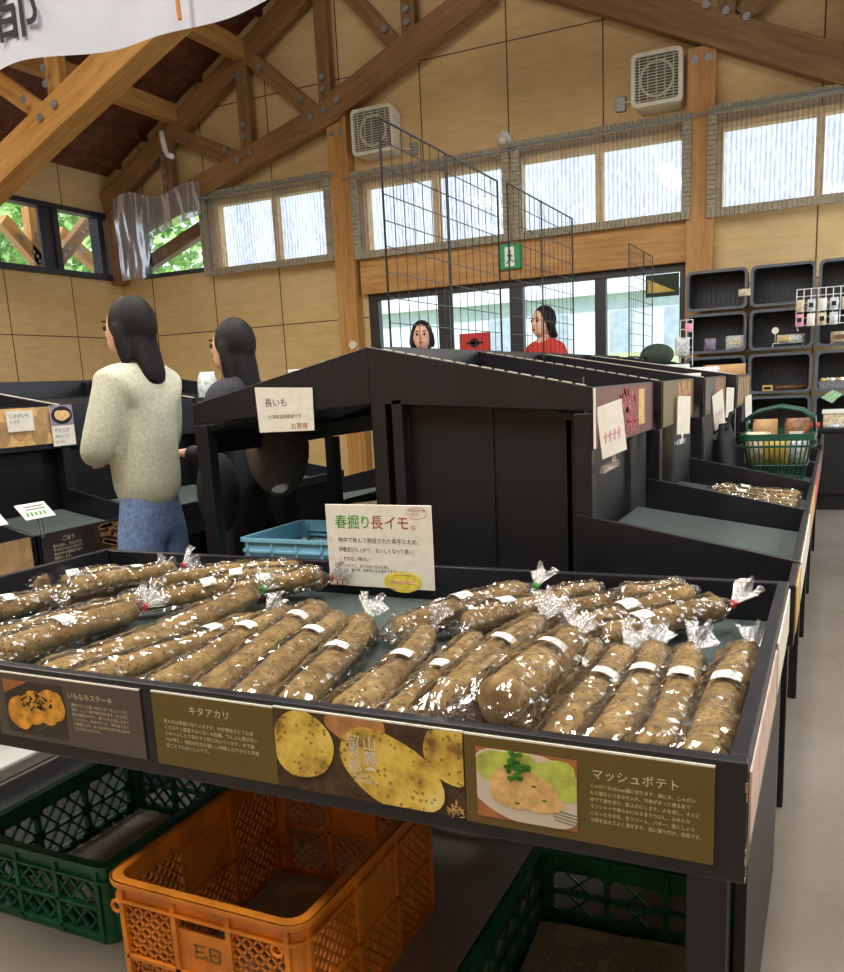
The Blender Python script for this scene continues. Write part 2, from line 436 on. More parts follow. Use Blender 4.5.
_dg = None
def text(body, size, loc, mat, parent, name='lettering', rot=(90, 0, 0), align='LEFT', spacing=1.0, ext=0.0, line=1.0, squeeze=1.0):
    cu_ = D.curves.new('txt', 'FONT'); cu_.body = body; cu_.size = size; cu_.align_x = align; cu_.space_character = spacing
    cu_.space_line = line; cu_.extrude = ext; cu_.resolution_u = 2
    t = D.objects.new('txt', cu_); COL.objects.link(t)
    dg = bpy.context.evaluated_depsgraph_get()
    me = D.meshes.new_from_object(t.evaluated_get(dg)); D.objects.remove(t); D.curves.remove(cu_)
    Rm = Matrix.Rotation(R(rot[2]), 4, 'Z') @ Matrix.Rotation(R(rot[1]), 4, 'Y') @ Matrix.Rotation(R(rot[0]), 4, 'X')
    me.transform(Matrix.Diagonal((squeeze, 1, 1, 1)))
    me.transform(Rm)
    me.materials.clear(); me.materials.append(M[mat])
    me.name = name
    o = D.objects.new(name, me); COL.objects.link(o); o.parent = parent; o.location = V(loc) - WL[parent]; WL[o] = V(loc)
    return o

def bolts(pts, parent, nrm=(0, -1, 0), r=.022):
    for p in pts:
        p = V(p); n = V(nrm)
        MB().tube([p - n * .002, p + n * .004], r * 1.5, 12).tube([p + n * .004, p + n * .013], r * .75, 6).build('bolt', 'steel', parent)

def blob(mb, c, U, W, rx, ry, n, seed, wob=.1, rot=0, th=.0006, nrm=(0, -1, 0)):   # flat printed shape
    rnd = random.Random(seed); ph = [rnd.uniform(0, 6.28) for _ in range(4)]
    c, U, W = V(c), V(U), V(W); pts = []
    for i in range(n):
        t = 2 * math.pi * i / n
        k = 1 + wob * (math.sin(2 * t + ph[0]) * .5 + math.sin(3 * t + ph[1]) * .35 + math.sin(5 * t + ph[2]) * .2)
        x, y = rx * k * math.cos(t), ry * k * math.sin(t)
        pts.append(c + U * (x * math.cos(rot) - y * math.sin(rot)) + W * (x * math.sin(rot) + y * math.cos(rot)))
    return mb.prism(pts, V(nrm) * th)

def clip_seg(p, d, w_, h_):
    t0, t1 = -1e9, 1e9
    for a, da, m in ((p[0], d[0], w_), (p[1], d[1], h_)):
        if abs(da) < 1e-9:
            if a < 0 or a > m: return None
            continue
        u, v = (0 - a) / da, (m - a) / da
        if u > v: u, v = v, u
        t0 = max(t0, u); t1 = min(t1, v)
    return (t0, t1) if t1 - t0 > 1e-3 else None
def lattice(mb, o, U, W, w_, h_, pitch, wd, th, ang=45):   # crossing diagonal bars inside a rectangle
    o, U, W = V(o), V(U).normalized(), V(W).normalized(); nrm = U.cross(W)
    for sgn in (1, -1):
        a = R(ang) * sgn; d = (math.cos(a), math.sin(a)); nx, ny = -d[1], d[0]
        ext = w_ + h_; k = -int(ext / pitch)
        while k * pitch < ext:
            p = (w_ / 2 + nx * k * pitch, h_ / 2 + ny * k * pitch); c = clip_seg(p, d, w_, h_)
            if c:
                A = o + U * (p[0] + d[0] * c[0]) + W * (p[1] + d[1] * c[0]); B = o + U * (p[0] + d[0] * c[1]) + W * (p[1] + d[1] * c[1])
                mb.bar(A, B, wd, th, nrm)
            k += 1
    return mb
def rrect(cx, cy, hx, hy, r, n=5):
    pts = []
    for sx, sy, a0 in ((1, 1, 0), (-1, 1, 90), (-1, -1, 180), (1, -1, 270)):
        for i in range(n + 1):
            a = R(a0 + 90 * i / n); pts.append((cx + sx * (hx - r) + r * math.cos(a), cy + sy * (hy - r) + r * math.sin(a)))
    return pts
def ring(mb, outer, inner, z0, z1):             # flat ring between two outlines of equal count
    n = len(outer); k = len(mb.v)
    for z in (z0, z1):
        mb.v += [V((x, y, z)) for x, y in outer] + [V((x, y, z)) for x, y in inner]
    for i in range(n):
        j = (i + 1) % n
        for f in ((i, j, n + j, n + i), (2 * n + i, 3 * n + i, 3 * n + j, 2 * n + j), (i, 2 * n + i, 2 * n + j, j), (n + i, n + j, 3 * n + j, 3 * n + i)):
            mb.f.append([k + q for q in f]); mb.mi.append(mb.cur)
    return mb

# ------------------------------------------------------------------ room shell
XL, YG, XC = -8.46, 9.0, -3.2
def roof_z(x): return 3.92 + .56 * ((x - XL) if x < XC else (2 * XC - x - XL))
struct(MB().box((XL - .1, -3.0, -.1), (2.2, YG + .1, 0)).build('floor', 'floor'))

def holed(name, fixed, a0, a1, z0, z1, holes, thick, axis, mat):
    us = sorted({a0, a1, *[h[0] for h in holes], *[h[1] for h in holes]}); zs = sorted({z0, z1, *[h[2] for h in holes], *[h[3] for h in holes]})
    mb = MB()
    for i in range(len(us) - 1):
        j = 0
        while j < len(zs) - 1:
            uc = (us[i] + us[i + 1]) / 2
            solid = lambda q: not any(h[0] < uc < h[1] and h[2] < (zs[q] + zs[q + 1]) / 2 < h[3] for h in holes)
            if not solid(j): j += 1; continue
            k = j
            while k + 1 < len(zs) - 1 and solid(k + 1): k += 1
            if axis == 0: mb.box((us[i], fixed, zs[j]), (us[i + 1], fixed + thick, zs[k + 1]))
            else: mb.box((fixed - thick, us[i], zs[j]), (fixed, us[i + 1], zs[k + 1]))
            j = k + 1
    if axis == 0:
        mb.prism([(XL, fixed, z1), (2.1, fixed, z1), (2.1, fixed, z1 + .07), (XC, fixed, roof_z(XC) + .07), (XL, fixed, z1 + .07)], (0, thick, 0))
    return mb.build(name, mat, origin=(0, 0, 0))
WIN = [(-8.05, -7.02, 2.69, 3.47), (-6.86, -5.14, 2.63, 3.48), (-4.83, -3.065, 2.615, 3.41), (-3.045, -1.34, 2.615, 3.41), (-1.10, .66, 2.62, 3.42)]
DOOR = (-4.82, -1.36, 0.0, 2.22)
struct(holed('wall_gable', YG, XL - .12, 2.1, 0, 3.92, WIN + [DOOR], .12, 0, 'panel_x'))
struct(holed('wall_left', XL, -3.0, YG, 0, 3.97, [(5.2, 8.9, 2.72, 3.49)], .12, 1, 'panel_y'))
struct(holed('wall_right', 2.22, -3.0, YG, 0, 3.97, [(-2.0, .6, 2.2, 3.3), (1.2, 3.6, 2.2, 3.3), (4.2, 6.0, 2.2, 3.3), (6.8, 8.7, .1, 3.3)], .12, 1, 'panel_y'))
struct(MB().box((XL - .12, -3.1, 0), (2.22, -3.0, 3.92)).prism([(XL, -3.1, 3.92), (2.1, -3.1, 3.92), (XC, -3.1, roof_z(XC))], (0, .1, 0)).build('wall_back', 'panel_x', origin=(0, 0, 0)))

# roof deck on both slopes, lapped boards on its underside
def deck(sx):
    mb = MB(); x0, x1 = (XL - .5, XC) if sx < 0 else (XC, 2.6)
    mb.prism([(x0, -3.1, roof_z(x0) + .06), (x1, -3.1, roof_z(x1) + .06), (x1, -3.1, roof_z(x1) + .14), (x0, -3.1, roof_z(x0) + .14)], (0, 12.7, 0))
    k = 0; x = XL + .2
    while x < XC - .2:
        xx = x if sx < 0 else 2 * XC - x
        mb.box((xx - .03, -3.0, roof_z(xx) + .0), (xx + .03, 9.0, roof_z(xx) + .07)); x += .455
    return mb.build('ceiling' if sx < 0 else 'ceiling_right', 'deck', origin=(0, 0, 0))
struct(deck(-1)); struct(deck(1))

# glazing of the gable wall: timber frames with panes
for i, (x0, x1, z0, z1) in enumerate(WIN):
    fm = 'dark_frame' if i == 0 else 'pale_wood'
    fw_ = .05 if i == 0 else .065
    mb = MB(); y0, y1 = YG - .02, YG + .09
    mb.box((x0, y0, z0), (x1, y1, z0 + fw_)).box((x0, y0, z1 - fw_), (x1, y1, z1)).box((x0, y0, z0 + fw_), (x0 + fw_, y1, z1 - fw_)).box((x1 - fw_, y0, z0 + fw_), (x1, y1, z1 - fw_))
    wnd = struct(mb.build('window_%d' % (i + 1), fm, bevel=.003))
    if i: MB().box(((x0 + x1) / 2 - .035, y0 + .01, z0 + fw_), ((x0 + x1) / 2 + .035, y1 - .01, z1 - fw_)).build('mullion', fm, wnd)
    MB().box((x0 + fw_, YG + .05, z0 + fw_), (x1 - fw_, YG + .056, z1 - fw_)).build('pane', 'pane', wnd)

# entrance: dark glazed front of four panes
mb = MB(); y0, y1 = YG - .03, YG + .06
edges = [-4.82, -4.70, -3.97, -3.83, -3.13, -3.0, -2.24, -2.13, -1.41, -1.36]
for k in range(0, 10, 2): mb.box((edges[k], y0, 0), (edges[k + 1], y1, 2.15))
mb.box((-4.82, y0, 2.15), (-1.36, y1, 2.22)).box((-4.82, y0, 0), (-1.36, y1, .06))
door = struct(mb.build('door_1', 'dark_frame', bevel=.004))
for k in range(1, 9, 2):
    MB().box((edges[k], YG + .01, .06), (edges[k + 1], YG + .016, 2.15)).build('pane', 'pane', door)
for k in (3, 5):
    MB().tube([(edges[k] + .06, y0 - .03, .85), (edges[k] + .06, y0 - .03, 1.25)], .014, 8).build('handle', 'steel', door)
tri = MB().mat(0).box((-1.74, YG - .004, 1.93), (-1.42, YG + .004, 2.14)).mat(1).prism([(-1.72, YG - .006, 2.1), (-1.45, YG - .006, 1.97), (-1.72, YG - .006, 1.97)], (0, .002, 0)).build('door_sticker', ['hat', 'gold_tag'])
tag(tri, 'small dark sticker with yellow triangle on the right door pane', 'sticker')

# header beam and the two posts
tag(beam('header_beam', (-4.86, 8.95, 2.405), (-1.34, 8.95, 2.405), .12, .37, 'beam'), 'horizontal timber beam over the entrance doors', 'beam')
for x, lab in ((-5.03, 'timber post left of the doors, rising between two screened windows'), (-1.22, 'timber post right of the doors, beside the black crates')):
    t = thing('wooden_post', (x, 8.92, 0), lab, 'post', 'timber posts of the gable wall')
    beam('post_shaft', (x, 8.92, 0), (x, 8.92, 4.12 if x < -2 else 4.05), .24, .15, 'beam', t)
    bolts([(x - .06, 8.845, 3.92 if x < -2 else 3.95), (x + .06, 8.845, 3.92 if x < -2 else 3.95)], t)
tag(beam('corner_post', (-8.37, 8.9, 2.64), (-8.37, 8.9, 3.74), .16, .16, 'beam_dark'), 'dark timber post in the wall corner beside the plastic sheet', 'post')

# left wall window band
mb = MB(); x0, x1 = XL - .1, XL + .05
mb.box((x0, 5.2, 2.69), (x1, 8.95, 2.76)).box((x0, 5.2, 3.44), (x1, 8.95, 3.5)).box((x0, 7.03, 2.76), (x1, 7.15, 3.44)).box((x0, 7.96, 2.76), (x1, 8.04, 3.44)).box((x0, 8.66, 2.76), (x1, 8.75, 3.44)).box((x0, 8.86, 2.76), (x1, 8.95, 3.44)).box((x0, 5.2, 2.76), (x1, 5.26, 3.44)).box((x0, 6.1, 2.76), (x1, 6.16, 3.44))
mb.box((XL - .02, 7.78, 2.76), (x1 - .03, 7.96, 3.44))
wnd = struct(mb.build('window_6', 'dark_frame', bevel=.004))
for a, b in ((5.26, 6.1), (6.16, 7.03), (7.15, 7.96), (8.04, 8.66), (8.75, 8.86)):
    MB().box((XL - .06, a, 2.76), (XL - .054, b, 3.44)).build('pane', 'pane', wnd)

# ------------------------------------------------------------------ trusses and purlins
def truss(y, kink, lab, mat, yb):
    t = thing('roof_truss', (XC, y, 4.8), lab, 'truss', 'scissor trusses under the roof')
    for s in (-1, 1):
        X = lambda x: x if s < 0 else 2 * XC - x + (.26 if -8 < x < -3.4 else 0)
        beam('top_chord', (X(XL + .02), y, 3.62), (X(XC), y, 6.56), .11, .24, mat, t)
        if kink and s < 0:
            beam('bottom_chord', (X(-8.3), y, 3.22), (X(-5.0), y, 4.16), .13, .25, mat, t)
            beam('bottom_chord', (X(-5.12), y - .006, 4.14), (X(XC), y, 4.97), .13, .27, mat, t)
        elif s < 0:
            beam('bottom_chord', (-8.4, y, 2.69), (XC, y, 4.90), .24, .27, mat, t)
        else:
            beam('bottom_chord', (2.0, y, 2.70), (XC, y, 5.15), .13, .29, mat, t)
        bz = (lambda x: (3.22 + (x + 8.3) * .285 if x < -5.06 else 4.15 + (x + 5.06) * .437)) if (kink and s < 0) else (lambda x: 2.69 + (x + 8.4) * .425) if s < 0 else (lambda x: 2.70 + (x + 8.4) * .471)
        tz = lambda x: 3.62 + (x - XL) * .559
        vs = [-7.38, -6.2, -5.13, -4.1]
        for x in vs:
            beam('web_post', (X(x), y + .005, bz(x)), (X(x), y + .005, tz(x) - .05), .10, .15, mat, t, up=(1, 0, 0))
            bolts([(X(x) + dx, y - yb, bz(x) + .24 + dz) for dx in (0,) for dz in (0, .12)] + [(X(x), y - yb, tz(x) - .22)], t)
        for xa, xb in ((-8.15, -7.6), (-7.2, -6.3), (-6.08, -5.25), (-4.98, -4.2)):
            beam('web_brace', (X(xa), y + .01, tz(xa) - .08), (X(xb), y + .01, bz(xb) + .04), .08, .16, mat, t)
            a = V((X(xa), y - yb, tz(xa) - .1)); b = V((X(xb), y - yb, bz(xb) + .1)); bolts([a.lerp(b, .2), a.lerp(b, .8)], t)
        for x in (-5.3, -5.13, -4.96, -6.3, -6.12, -7.3):
            bolts([(X(x), y - yb - .012, bz(x) + .03)], t)
    return t
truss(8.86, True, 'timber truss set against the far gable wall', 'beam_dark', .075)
truss(6.1, False, 'large timber truss nearer the camera, cut off by the banner', 'beam', .132)
for x, z, lab in ((-6.18, 4.95, 'horizontal roof timber nearest the banner, joining the two trusses'), (-7.2, 4.46, 'lower horizontal roof timber joining the two trusses above the left windows'), (-5.05, 5.44, 'topmost horizontal roof timber under the deck, mostly behind the banner')):
    tag(beam('purlin', (x, 6.0, z), (x, 8.82, z), .13, .2, 'beam'), lab, 'beam', 'horizontal timbers between the trusses')
pz = [(-7.22, 8.6, 4.22), (-7.19, 8.58, 4.12), (-7.15, 8.56, 4.0), (-7.10, 8.54, 3.94), (-7.02, 8.52, 3.91)]
tag(MB().tube(pz, .03, 8).build('pipe', 'white', smooth=True), 'short white bent pipe hanging under the roof deck', 'pipe')

# ------------------------------------------------------------------ translucent screens over the gable windows
def screen(x0, x1, z0, z1, lab, n):
    t = thing('window_screen', ((x0 + x1) / 2, 8.83, z0), lab, 'screen', 'corrugated screens over the windows')
    e = .075
    def f(u, v):
        x = x0 + e * .6 + (x1 - x0 - e * 1.2) * u
        return (x, 8.835 + .010 * math.sin(2 * math.pi * u * n) + .012 * noise.noise(V((x * 1.5, v * 2, 1))), z0 + e * .6 + (z1 - z0 - e * 1.2) * v)
    MB().grid(f, n * 8, 8).build('sheet', 'screen', t, smooth=True, recalc=False)
    mb = MB()
    def strip(a, b, hor):
        a, b = V(a), V(b); L = (b - a).length; m = max(4, int(L / .04)); d = (b - a) / m
        for i in range(m):
            p = a + d * i; q = a + d * (i + .9); h = .002 * ((i * 7) % 5)
            if hor: mb.box((p.x, 8.818 - h, p.z), (q.x, 8.848, p.z + e))
            else: mb.box((p.x, 8.815 - h, p.z), (p.x + e, 8.848, q.z))
    strip((x0, 0, z0), (x1, 0, z0), 1); strip((x0, 0, z1 - e), (x1, 0, z1 - e), 1)
    strip((x0, 0, z0 + e), (x0, 0, z1 - e), 0); strip((x1 - e, 0, z0 + e), (x1 - e, 0, z1 - e), 0)
    mb.build('edging', 'screen_edge', t)
    MB().tube([(x0 - .08, 8.8, z1 - .05), (x1 + .08, 8.8, z1 - .05)], .008, 6).build('hanging_rod', 'steel', t)
screen(-6.96, -5.15, 2.61, 3.55, 'grey edged corrugated screen on the window left of the left timber post', 44)
screen(-4.88, -3.06, 2.59, 3.49, 'corrugated screen on the window directly right of the left timber post', 44)
screen(-3.03, -1.30, 2.59, 3.52, 'corrugated screen on the window left of the right timber post', 42)
screen(-1.15, .72, 2.58, 3.53, 'corrugated screen at the right edge of the picture', 46)
# dark plastic sheet over the corner window
def f(u, v):
    x = -8.17 + 1.33 * u; top = 3.62 + .05 * math.sin(u * 9); low = 2.66 if u < .3 else 2.66 + min(1, (u - .3) / .14) * (.34 + .3 * u)
    z = top + (low - top) * v
    return (x, 8.715 + .03 * noise.noise(V((x * 5, z * 1.6, 3))) + .02 * noise.noise(V((x * 16, z * 3, 9))), z)
tag(MB().grid(f, 60, 24).build('plastic_sheet', 'haze_sheet', smooth=True, recalc=False), 'crumpled dark plastic sheet hung over the corner window', 'plastic sheet')

# wall fittings
def heater(x0, x1, z0, z1, lab):
    t = thing('ventilation_unit', ((x0 + x1) / 2, YG, z0), lab, 'ventilation unit', 'louvred white units on the gable wall')
    cx, cz = (x0 + x1) / 2, (z0 + z1) / 2; hx, hz = (x1 - x0) / 2, (z1 - z0) / 2
    o = rrect(cx, cz, hx, hz, .05); inn = rrect(cx, cz, hx - .035, hz - .035, .03)
    mb = MB(); n = len(o)
    pts = lambda r, y: [(p[0], y, p[1]) for p in r]
    back = pts(rrect(cx + .02, cz - .03, hx - .02, hz - .0, .06), YG - .01); mid = pts(o, YG - .12); fr = pts(o, YG - .2); fi = pts(inn, YG - .2); fd = pts(inn, YG - .17)
    mb.add(back + mid + fr + fi + fd, [(k * n + i, k * n + (i + 1) % n, (k + 1) * n + (i + 1) % n, (k + 1) * n + i) for k in range(4) for i in range(n)] + [tuple(range(4 * n, 5 * n))])
    mb.build('casing', 'white_plastic', t)
    mb = MB(); m = 15
    for i in range(m):
        z = z0 + .055 + (z1 - z0 - .11) * i / (m - 1)
        mb.prism([(x0 + .03, YG - .172, z + .008), (x0 + .03, YG - .2, z - .004), (x0 + .03, YG - .2, z - .009), (x0 + .03, YG - .172, z + .002)], (x1 - x0 - .06, 0, 0))
    for i in range(1, 6):
        x = x0 + (x1 - x0) * i / 6; mb.box((x - .003, YG - .203, z0 + .04), (x + .003, YG - .197, z1 - .04))
    mb.build('louvre', 'white_plastic', t)
    MB().box((x0 + .036, YG - .1715, z0 + .036), (x1 - .036, YG - .1705, z1 - .036)).build('dark_backing', 'label_grey', t)  # dark sheet standing in for the shade between the louvres
    MB().tube([((x0 + x1) / 2 + .15 * math.cos(k * math.pi / 12), YG - .172, cz + .15 * math.sin(k * math.pi / 12)) for k in range(24)], .012, 6, closed=True).build('fan_ring', 'white_plastic', t)
heater(-4.82, -4.32, 3.64, 4.10, 'white louvred unit on the wall above the wire grid, next to the left post')
heater(-1.84, -1.38, 3.62, 4.08, 'white louvred unit on the wall left of the right timber post')
t = thing('socket_box', (-1.97, YG, 3.66), 'small grey socket box beside the right louvred unit', 'socket')
MB().box((-2.02, YG - .03, 3.66), (-1.93, YG, 3.79)).build('box', 'steel', t, bevel=.004)
MB().tube([(-1.95, YG - .035, 3.73), (-1.88, YG - .06, 3.72), (-1.83, YG - .05, 3.7)], .008, 6).build('cable', 'white_plastic', t)
t = thing('socket_box', (-4.17, YG, 3.6), 'small grey socket box beside the left louvred unit', 'socket')
MB().box((-4.22, YG - .03, 3.6), (-4.13, YG, 3.72)).build('box', 'steel', t, bevel=.004)
MB().tube([(-4.2, YG - .035, 3.66), (-4.28, YG - .06, 3.67), (-4.33, YG - .05, 3.68)], .008, 6).build('cable', 'white_plastic', t)
t = thing('security_camera', (-3.14, 8.99, 3.55), 'small white dome camera above the middle window screens', 'camera')
MB().tube([(-3.14, 9.0, 3.58), (-3.14, 8.9, 3.58)], [.07, .075], 14).build('base', 'white', t, smooth=True)
MB().ball((-3.14, 8.89, 3.56), .06, 14, 8, (1, 1, .8)).build('dome', 'white_plastic', t, smooth=True)
MB().tube([(-3.0, 8.99, 3.42), (-3.06, 8.93, 3.56)], .01, 6).build('cable', 'white', t)
t = thing('wall_button', (-4.92, 8.85, 1.7), 'small round cream button low on the left timber post', 'button')
MB().tube([(-4.98, 8.86, 1.68), (-4.98, 8.82, 1.68)], [.05, .045], 16).build('cover', 'white_plastic', t)
# exit sign
t = thing('exit_sign', (-3.085, 8.87, 2.32), 'green and white running man exit sign on the beam over the doors', 'sign')
MB().box((-3.205, 8.84, 2.32), (-2.965, 8.89, 2.565)).build('panel', 'exit_green', t, bevel=.004)
mb = MB()
mb.box((-3.135, 8.836, 2.345), (-3.03, 8.8388, 2.535))
mb.build('doorway_symbol', 'exit_white', t)
mb = MB(); y = 8.833
mb.tube([(-3.082, y, 2.49), (-3.082, y + .002, 2.49)], .016, 10)
mb.bar((-3.085, y, 2.47), (-3.075, y, 2.42), .026, .004, (0, 1, 0)); mb.bar((-3.085, y, 2.465), (-3.108, y, 2.445), .013, .004, (0, 1, 0)); mb.bar((-3.08, y, 2.465), (-3.05, y, 2.44), .013, .004, (0, 1, 0))
mb.bar((-3.078, y, 2.42), (-3.052, y, 2.39), .006, .014, (0, 1, 0)); mb.bar((-3.076, y, 2.42), (-3.10, y, 2.395), .006, .014, (0, 1, 0)); mb.bar((-3.10, y, 2.395), (-3.115, y, 2.37), .013, .004, (0, 1, 0))
mb.build('running_figure', 'exit_green', t)

# banner hung across the top left, sagging a little
def f(u, v):
    x = -3.6 + 2.05 * u
    return (x, 2.5 + .03 * math.sin(u * 11) + .02 * math.sin(u * 23 + v), 2.378 + .012 * math.sin(u * 5) + .9 * v)
bn = thing('cloth_banner', (-2.4, 2.5, 2.378), 'pale cloth banner with a brushed black character hanging at top left', 'banner')
MB().grid(f, 60, 10).build('cloth', 'banner', bn, smooth=True, recalc=False)
text('都', .25, (-2.645, 2.446, 2.475), 'ink', bn, 'character', ext=.001, align='CENTER', squeeze=.95)
MB().tube([(-1.94, 2.455, 2.375), (-1.945, 2.45, 2.6), (-1.94, 2.45, 3.2)], .007, 6).build('string', 'banner_string', bn)

# ------------------------------------------------------------------ outdoors
def gnd(u, v):
    x = -45 + 70 * u; y = YG + .13 + 70 * v
    z = -.02 if y < 14 else -.02 + min(1, (y - 14) / 18) * 2.0
    return (x, y, z)
struct(MB().grid(gnd, 20, 40).build('ground_bank', 'lawn', smooth=True, recalc=False))
struct(MB().box((-14, YG + .13, -.06), (8, 20, .02)).build('ground_paving', 'paving'))
t = thing('outbuilding', (-10, 42, 2), 'pale blue outbuilding with shutters seen through the doors', 'building')
MB().box((-26, 40, 1.9), (0, 46, 4.75)).build('wall', 'facade', t)
MB().prism([(-26.5, 39.4, 4.72), (-26.5, 43, 6.0), (-26.5, 46.6, 4.72)], (27, 0, 0)).build('roof', 'roof_far', t)
for x in (-9.3, -6.9, -4.9, -12.2, -15): MB().box((x, 39.93, 2.0), (x + 1.0, 40.02, 4.0)).build('shutter', 'shutter', t)
def tree(x, y, z, r, h, seed, lab):
    t = thing('tree', (x, y, z), lab, 'tree', 'trees outside the left windows'); rnd = random.Random(seed)
    MB().tube([(x, y, z), (x + .1, y, z + h * .5)], [.16, .1], 8).build('trunk', 'beam_dark', t)
    mb = MB()
    for i in range(1500):
        d = V((rnd.gauss(0, 1), rnd.gauss(0, 1), rnd.gauss(0, 1))).normalized() * r * (.55 + .45 * rnd.random())
        c = V((x, y, z + h * .62)) + V((d.x, d.y, d.z * h * .5 / r)); a = V((rnd.gauss(0, 1), rnd.gauss(0, 1), rnd.gauss(0, 1))).normalized() * r * .09; b = a.orthogonal().normalized() * r * .06
        mb.add([c - a, c + b, c + a, c - b], [(0, 1, 2, 3)])
    mb.build('foliage', 'leaf', t, recalc=False)
for i, (x, y, r, h) in enumerate(((-16.5, 15.3, 2.3, 6.8), (-17.5, 9.6, 2.3, 6.8), (-18.8, 20.7, 2.2, 8), (-24.5, 19, 2.6, 8.5), (-22.2, 12.6, 2.4, 8))):
    tree(x, y, -.02, r, h, i, ['leafy tree outside, nearest the wall corner', 'leafy tree outside, farthest left of all', 'leafy tree outside, seen behind the plastic sheet', 'tall leafy tree farthest away outside', 'tall leafy tree in the second row outside'][i])
for p, q, lab, mt in (((-9.2, 7.9, 3.4), (-9.2, 8.5, 2.85), 'pale timber brace outside the first left window', 'beam'), ((-9.2, 9.5, 3.75), (-9.2, 8.45, 2.78), 'dark timber brace crossing outside the second left window', 'beam_dark'), ((-9.35, 8.9, 3.4), (-9.35, 9.75, 2.88), 'bolted pale timber brace outside the second left window', 'beam'), ((-8.9, 9.185, 2.62), (-6.95, 9.185, 3.32), 'sloping brown eave timber outside behind the plastic sheet', 'beam_dark'), ((-9.2, 8.35, 2.6), (-9.2, 8.35, 3.6), 'short pale timber post outside the first left window', 'beam')):
    t = thing('eave_brace', p, lab, 'beam', 'eave timbers outside the windows')
    beam('timber', p, q, .12, .16, mt, t)
    a, b = V(p), V(q); bolts([a.lerp(b, k) + V((.065, 0, 0)) for k in (.3, .36, .62, .7)], t, (1, 0, 0), .015)

# ------------------------------------------------------------------ front yam tray
tr = thing('display_tray', (-1.13, 1.6, 0), 'long black front tray with grey green matting, full of bagged yams', 'display tray')
TX0, TX1, TY0, TY1, TZ = -2.19, -.08, 1.08, 2.13, .715
MB().box((TX0, TY0, .546), (TX1, TY0 + .024, TZ)).build('front_board', 'black', tr, bevel=.003)
MB().box((TX0, TY1 - .024, .56), (TX1, TY1, TZ - .004)).build('back_board', 'black', tr, bevel=.003)
for x in (TX0, TX1 - .024): MB().box((x, TY0 + .024, .556), (x + .024, TY1 - .024, TZ)).build('side_board', 'black', tr, bevel=.003)
MB().box((TX0 + .024, TY0 + .024, .585), (TX1 - .024, TY1 - .024, .605)).build('base_panel', 'black2', tr)
MB().box((TX0 + .026, TY0 + .026, .605), (TX1 - .026, TY1 - .026, .618)).build('matting', 'felt', tr)
for x in (-.162, -2.15):
    for y in (1.14, 1.98): MB().box((x, y, 0), (x + .056, y + .05, .585)).build('leg', 'black', tr, bevel=.003)
MB().box((-2.1, 2.0, .10), (-.16, 2.02, .16)).build('stretcher', 'black2', tr)
MB().box((-.102, 1.2, .06), (-.086, 1.98, .556)).build('side_panel', 'black2', tr)
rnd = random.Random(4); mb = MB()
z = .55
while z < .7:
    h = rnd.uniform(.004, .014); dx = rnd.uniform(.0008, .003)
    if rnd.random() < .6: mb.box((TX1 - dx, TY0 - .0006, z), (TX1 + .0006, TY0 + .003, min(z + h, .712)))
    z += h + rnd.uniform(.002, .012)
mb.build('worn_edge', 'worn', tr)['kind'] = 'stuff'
MB().box((TX1 + .001, 1.09, .60), (TX1 + .004, 1.62, .70)).build('side_poster', 'pale_pink', tr)
MB().box((TX1 + .001, 1.66, .60), (TX1 + .004, 2.1, .70)).build('side_poster', 'white_card', tr)

# posters on the front board (flat printed cards)
FY = 1.0795
def poster(x0, x1, z0, z1, mat, lab, name='food_poster'):
    t = thing(name, ((x0 + x1) / 2, FY, z0), lab, 'poster', 'printed posters along the front board')
    MB().mat(0).box((x0, FY - .003, z0), (x1, FY, z1)).mat(1).box((x0, FY - .0032, z1 - .0022), (x1, FY, z1 + .0006)).build('card', [mat, 'white_card'], t)
    return t
PX = FY - .0034
U, W = (1, 0, 0), (0, 0, 1)
# grey one: fried potato steak
t = poster(-1.445, -1.077, .574, .704, 'grey_print', 'grey poster with fried potato picture at the left end of the tray front')
MB().box((-1.419, PX - .0004, .585), (-1.264, PX, .690)).build('picture', 'dark_print', t)
MB().prism([(-1.419, PX - .0005, .690), (-1.419, PX - .0005, .662), (-1.352, PX - .0005, .690)], (0, .0004, 0)).build('picture_corner', 'table_print', t)
mb = MB()
for i, (x, z, rx, rz) in enumerate(((-1.385, .627, .03, .031), (-1.345, .64, .033, .036), (-1.305, .645, .032, .035), (-1.283, .648, .02, .03), (-1.375, .61, .02, .018))): blob(mb, (x, PX - .0005 - i * .0001, z), U, W, rx, rz, 22, i, .12)
mb.build('fried_potato_print', 'fried', t)
mb = MB(); rnd = random.Random(8)
for i in range(46):
    a = rnd.uniform(0, 6.28); q = rnd.random() ** .5; blob(mb, (-1.335 + .045 * q * math.cos(a), PX - .0013, .653 + .018 * q * math.sin(a)), U, W, rnd.uniform(.002, .006), rnd.uniform(.001, .003), 7, i, .2, rnd.uniform(0, 3))
mb.build('herb_print', 'nori', t)
MB().bar((-1.345, PX - .0006, .594), (-1.265, PX - .0006, .627), .003, .0006, (0, -1, 0)).build('chopstick_print', 'grey_print', t)
text('いももちステーキ', .0135, (-1.252, PX - .0003, .670), 'cream_ink', t, 'title', spacing=1.05)
text('薄切りにした長いもをバターでじっくりと\n焼き、しょう油で味を付けます。仕上げに\n刻み海苔をかけて、熱いうちに召し上がっ\nてください。外はかりっと、中はほくほく\nの食感になり、おつまみやお子さまのおや\nつにもぴったりです。', .0072, (-1.245, PX - .0003, .655), 'cream_ink', t, 'body_text', line=1.28)
